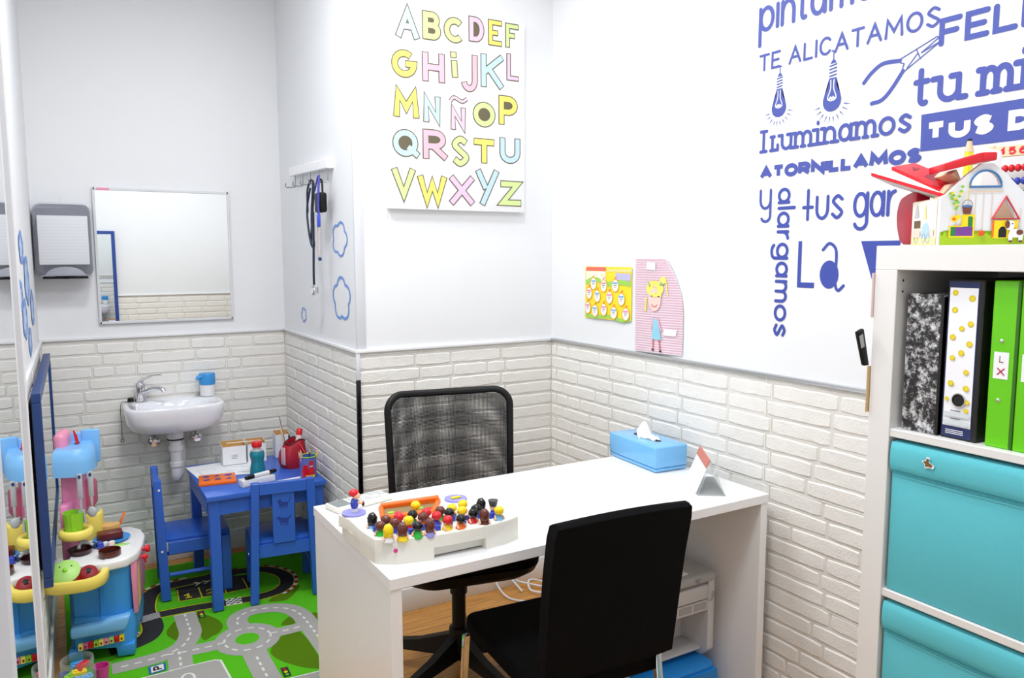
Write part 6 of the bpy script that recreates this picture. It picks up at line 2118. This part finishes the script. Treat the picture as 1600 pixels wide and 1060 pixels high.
for x in (.0, .156):
    sp = MB().box((x, TH, 0), (x + .012, .140, .096), .001, 1).build('side_panel', WOODL, t)
    if x == 0:
        mb = MB().lifted((-.00015, 0, 0))
        FS = lambda u, v: (-.0006, u, v)
        mb.m = 0
        mb.poly2([(.014, .002), (.139, .002), (.139, .094), (.014, .094)], FS)
        mb.m = 1
        mb.poly2([(.014, .002), (.139, .002), (.139, .020), (.014, .016)], FS)
        mb.m = 2
        mb.poly2([(.090, .036), (.128, .036), (.128, .052), (.090, .052)], FS)
        mb.m = 3
        mb.poly2([(.092, .038), (.126, .038), (.126, .054), (.092, .054)], FS)
        mb.m = 4
        mb.poly2(spline([(.045, .018), (.085, .018), (.082, .040), (.068, .048), (.052, .044)], 4, True), FS)
        mb.m = 5
        mb.poly2([(.100, .060), (.126, .060), (.118, .084), (.110, .088)], FS)
        mb.m = 6
        mb.poly2([(.062, .056), (.074, .056), (.070, .084), (.066, .084)], FS)
        mb.m = 7
        for u in (.052, .074, .112): mb.ribbon(ell(u, .016, .0085, .0095, 16), .0028, FS, True)
        mb.m = 2
        mb.poly2([(.090, .018), (.130, .018), (.130, .034), (.090, .034)], FS)
        mb.poly2([(.022, .020), (.040, .020), (.040, .034), (.022, .034)], FS)
        mb.build('painted_train', [mat('side_pale', (248, 242, 224), .5), mat('side_yellow', (246, 238, 160), .5), mat('side_coral', (250, 206, 190), .5), mat('side_dark', (92, 74, 30), .5), mat('side_blue', (170, 205, 236), .5), mat('side_grey', (196, 196, 200), .5), mat('side_sun', (250, 226, 120), .5), mat('side_wheel', (176, 186, 190), .5)], sp, smooth=False)
MB().box((.012, TH, .0), (.156, .140, .008)).build('floor_board', WOODL, t)
# top beams, red ridge roof, chimney block
mb = MB().hexa([(.042, .03, .136), (.052, .03, .130), (.052, .12, .130), (.042, .12, .136)], [(.030, .03, .146), (.040, .03, .156), (.040, .12, .156), (.030, .12, .146)], .002)
mb.hexa([(.004, .02, .096), (.013, .02, .100), (.013, .05, .100), (.004, .05, .096)], [(.026, .02, .126), (.036, .02, .122), (.036, .05, .122), (.026, .05, .126)], .002)
mb.build('roof_beam', WOODL, t)
mb = MB().hexa([(.002, -.006, .148), (.074, -.010, .166), (.074, .07, .166), (.002, .07, .148)], [(.000, -.006, .162), (.070, -.010, .184), (.070, .07, .184), (.000, .07, .162)], .002)
mb.hexa([(.072, -.010, .166), (.098, -.010, .168), (.098, .07, .168), (.072, .07, .166)], [(.070, -.010, .184), (.098, -.010, .184), (.098, .07, .184), (.070, .07, .184)], .003)
mb.build('red_ridge', REDP, t)
# open red shutters at the left
for nm, q in (('upper_shutter', [(.022, .104, -.01), (.020, .104, .09)]), ('lower_shutter', [(-.004, .094, -.0), (-.004, .094, .12)])):
    up_ = nm[0] == 'u'
    D = Vector((-.072, .132, .068)) if up_ else Vector((-.085, .180, .062))
    a = Vector((.030, .030, .100)) if up_ else Vector((.010, .012, .097))
    n = Vector((.050, .032, .010 if up_ else -.016))
    hgt = Vector((0, 0, .0075))
    P0 = [a, a + n * 1.3, a + n * 1.3 + D, a + D]
    mb = MB().hexa([tuple(p) for p in P0], [tuple(p + hgt) for p in P0], .001, 1)
    sh_ = mb.build(nm, REDP, t)
    mb = MB().lifted((0, 0, .0002))
    Fq = lambda u, v: tuple(a + n * (1.3 * u) + D * v + hgt * 1.06)
    mb.poly2([(.25, .35), (.8, .42), (.75, .62), (.3, .55)], Fq)
    mb.poly2([(.35, .75), (.7, .78), (.6, .88)], Fq)
    mb.m = 1
    mb.add([tuple(a + n * (1.3 * u) + D * v - Vector((0, 0, .0006))) for u, v in ((.03, .05), (.97, .05), (.97, .97), (.03, .97))], [(0, 1, 2, 3)])
    mb.build('cut_out', [REDD, mat('shutter_back', (232, 230, 230), .5)], sh_, smooth=False)
mb = MB().prism([(.135, .004), (.200, .004)] + spline([(.222, .012), (.242, .045), (.246, .078), (.230, .106), (.194, .116), (.160, .120)], 4) + [(.135, .118)], .004, .034, .004, 2, 'x')
mb.build('red_door', mat('band_red', (178, 8, 40), .4, spec=.3), t, ang=40)

def hthing(name, label, cat, x, y, z, rz=0., group=None):
    p = HM @ Vector((x, y, 0))
    return thing(name, label, cat, (p.x, p.y, ST + z), HR + rz, group)


t = hthing('white_block', 'white wooden block leaning behind the red roof ridge of the toy house', 'toy block', .158, .156, 0)
mb = MB().hexa([(-.036, -.012, 0), (.028, -.012, 0), (.028, .012, 0), (-.036, .012, 0)], [(-.012, -.012, .212), (.022, -.012, .205), (.022, .012, .205), (-.012, .012, .212)], .004)
mb.build('block', WHITE, t)
t = hthing('giant_pencil', 'fat yellow pencil shaped toy standing behind the toy house', 'toy', .128, .182, 0)
MB().lathe([(0, 0), (.010, 0), (.010, .206), (.0098, .208)], seg=6, cap1=False).build('shaft', mat('pencil_lemon', (238, 232, 50), .4), t, ang=20)
MB().lathe([(.0098, .207), (.0045, .232)], seg=18, cap0=False, cap1=False).build('cone', WOODL, t, ang=50)
MB().lathe([(.0048, .231), (.0042, .236), (0, .237)], seg=14, cap0=False).build('lead', INKB, t, ang=50)

# ------------------------------------------------------------------ abacus behind the toy house
t = thing('abacus', 'wooden abacus with coloured bead rows and red numbers behind the toy house', 'abacus', (-.055, -2.050, ST))
AWD = mat('abacus_wood', (242, 214, 178), .5, bump=.1, bscale=60, var=.06)
for y in (-.165, .165): MB().box((-.008, y - .008, 0), (.008, y + .008, .225), .002, 1).build('post', AWD, t)
MB().box((-.022, -.18, 0), (.022, .18, .016), .003).build('base', AWD, t)
MB().box((-.006, -.157, .198), (.006, .157, .222), .001, 1).build('number_plate', AWD, t)
mb = MB().lifted((-.0001, 0, 0))
for i, ch in enumerate('456'):
    u0 = -.148 + i * .022
    write(mb, ch, lambda u, v: (-.0066, -u, v), u0, u0 + .016, .2015, .017, .0042, CAPS, rnd=False)
mb.build('numbers', REDP, t, smooth=False)
for z, m in ((.172, REDP), (.143, BLUEP), (.114, mat('bead_green', (20, 150, 80), .3)), (.085, YELP), (.056, ORANGE)):
    MB().tube([(0, -.158, z), (0, .158, z)], .0015, 6).build('wire', STEEL, t)
    for k in range(10):
        MB().ball((0, .148 - k * .0137, z), (.0075, .0067, .0085), 14, 9).build('bead', m, t)
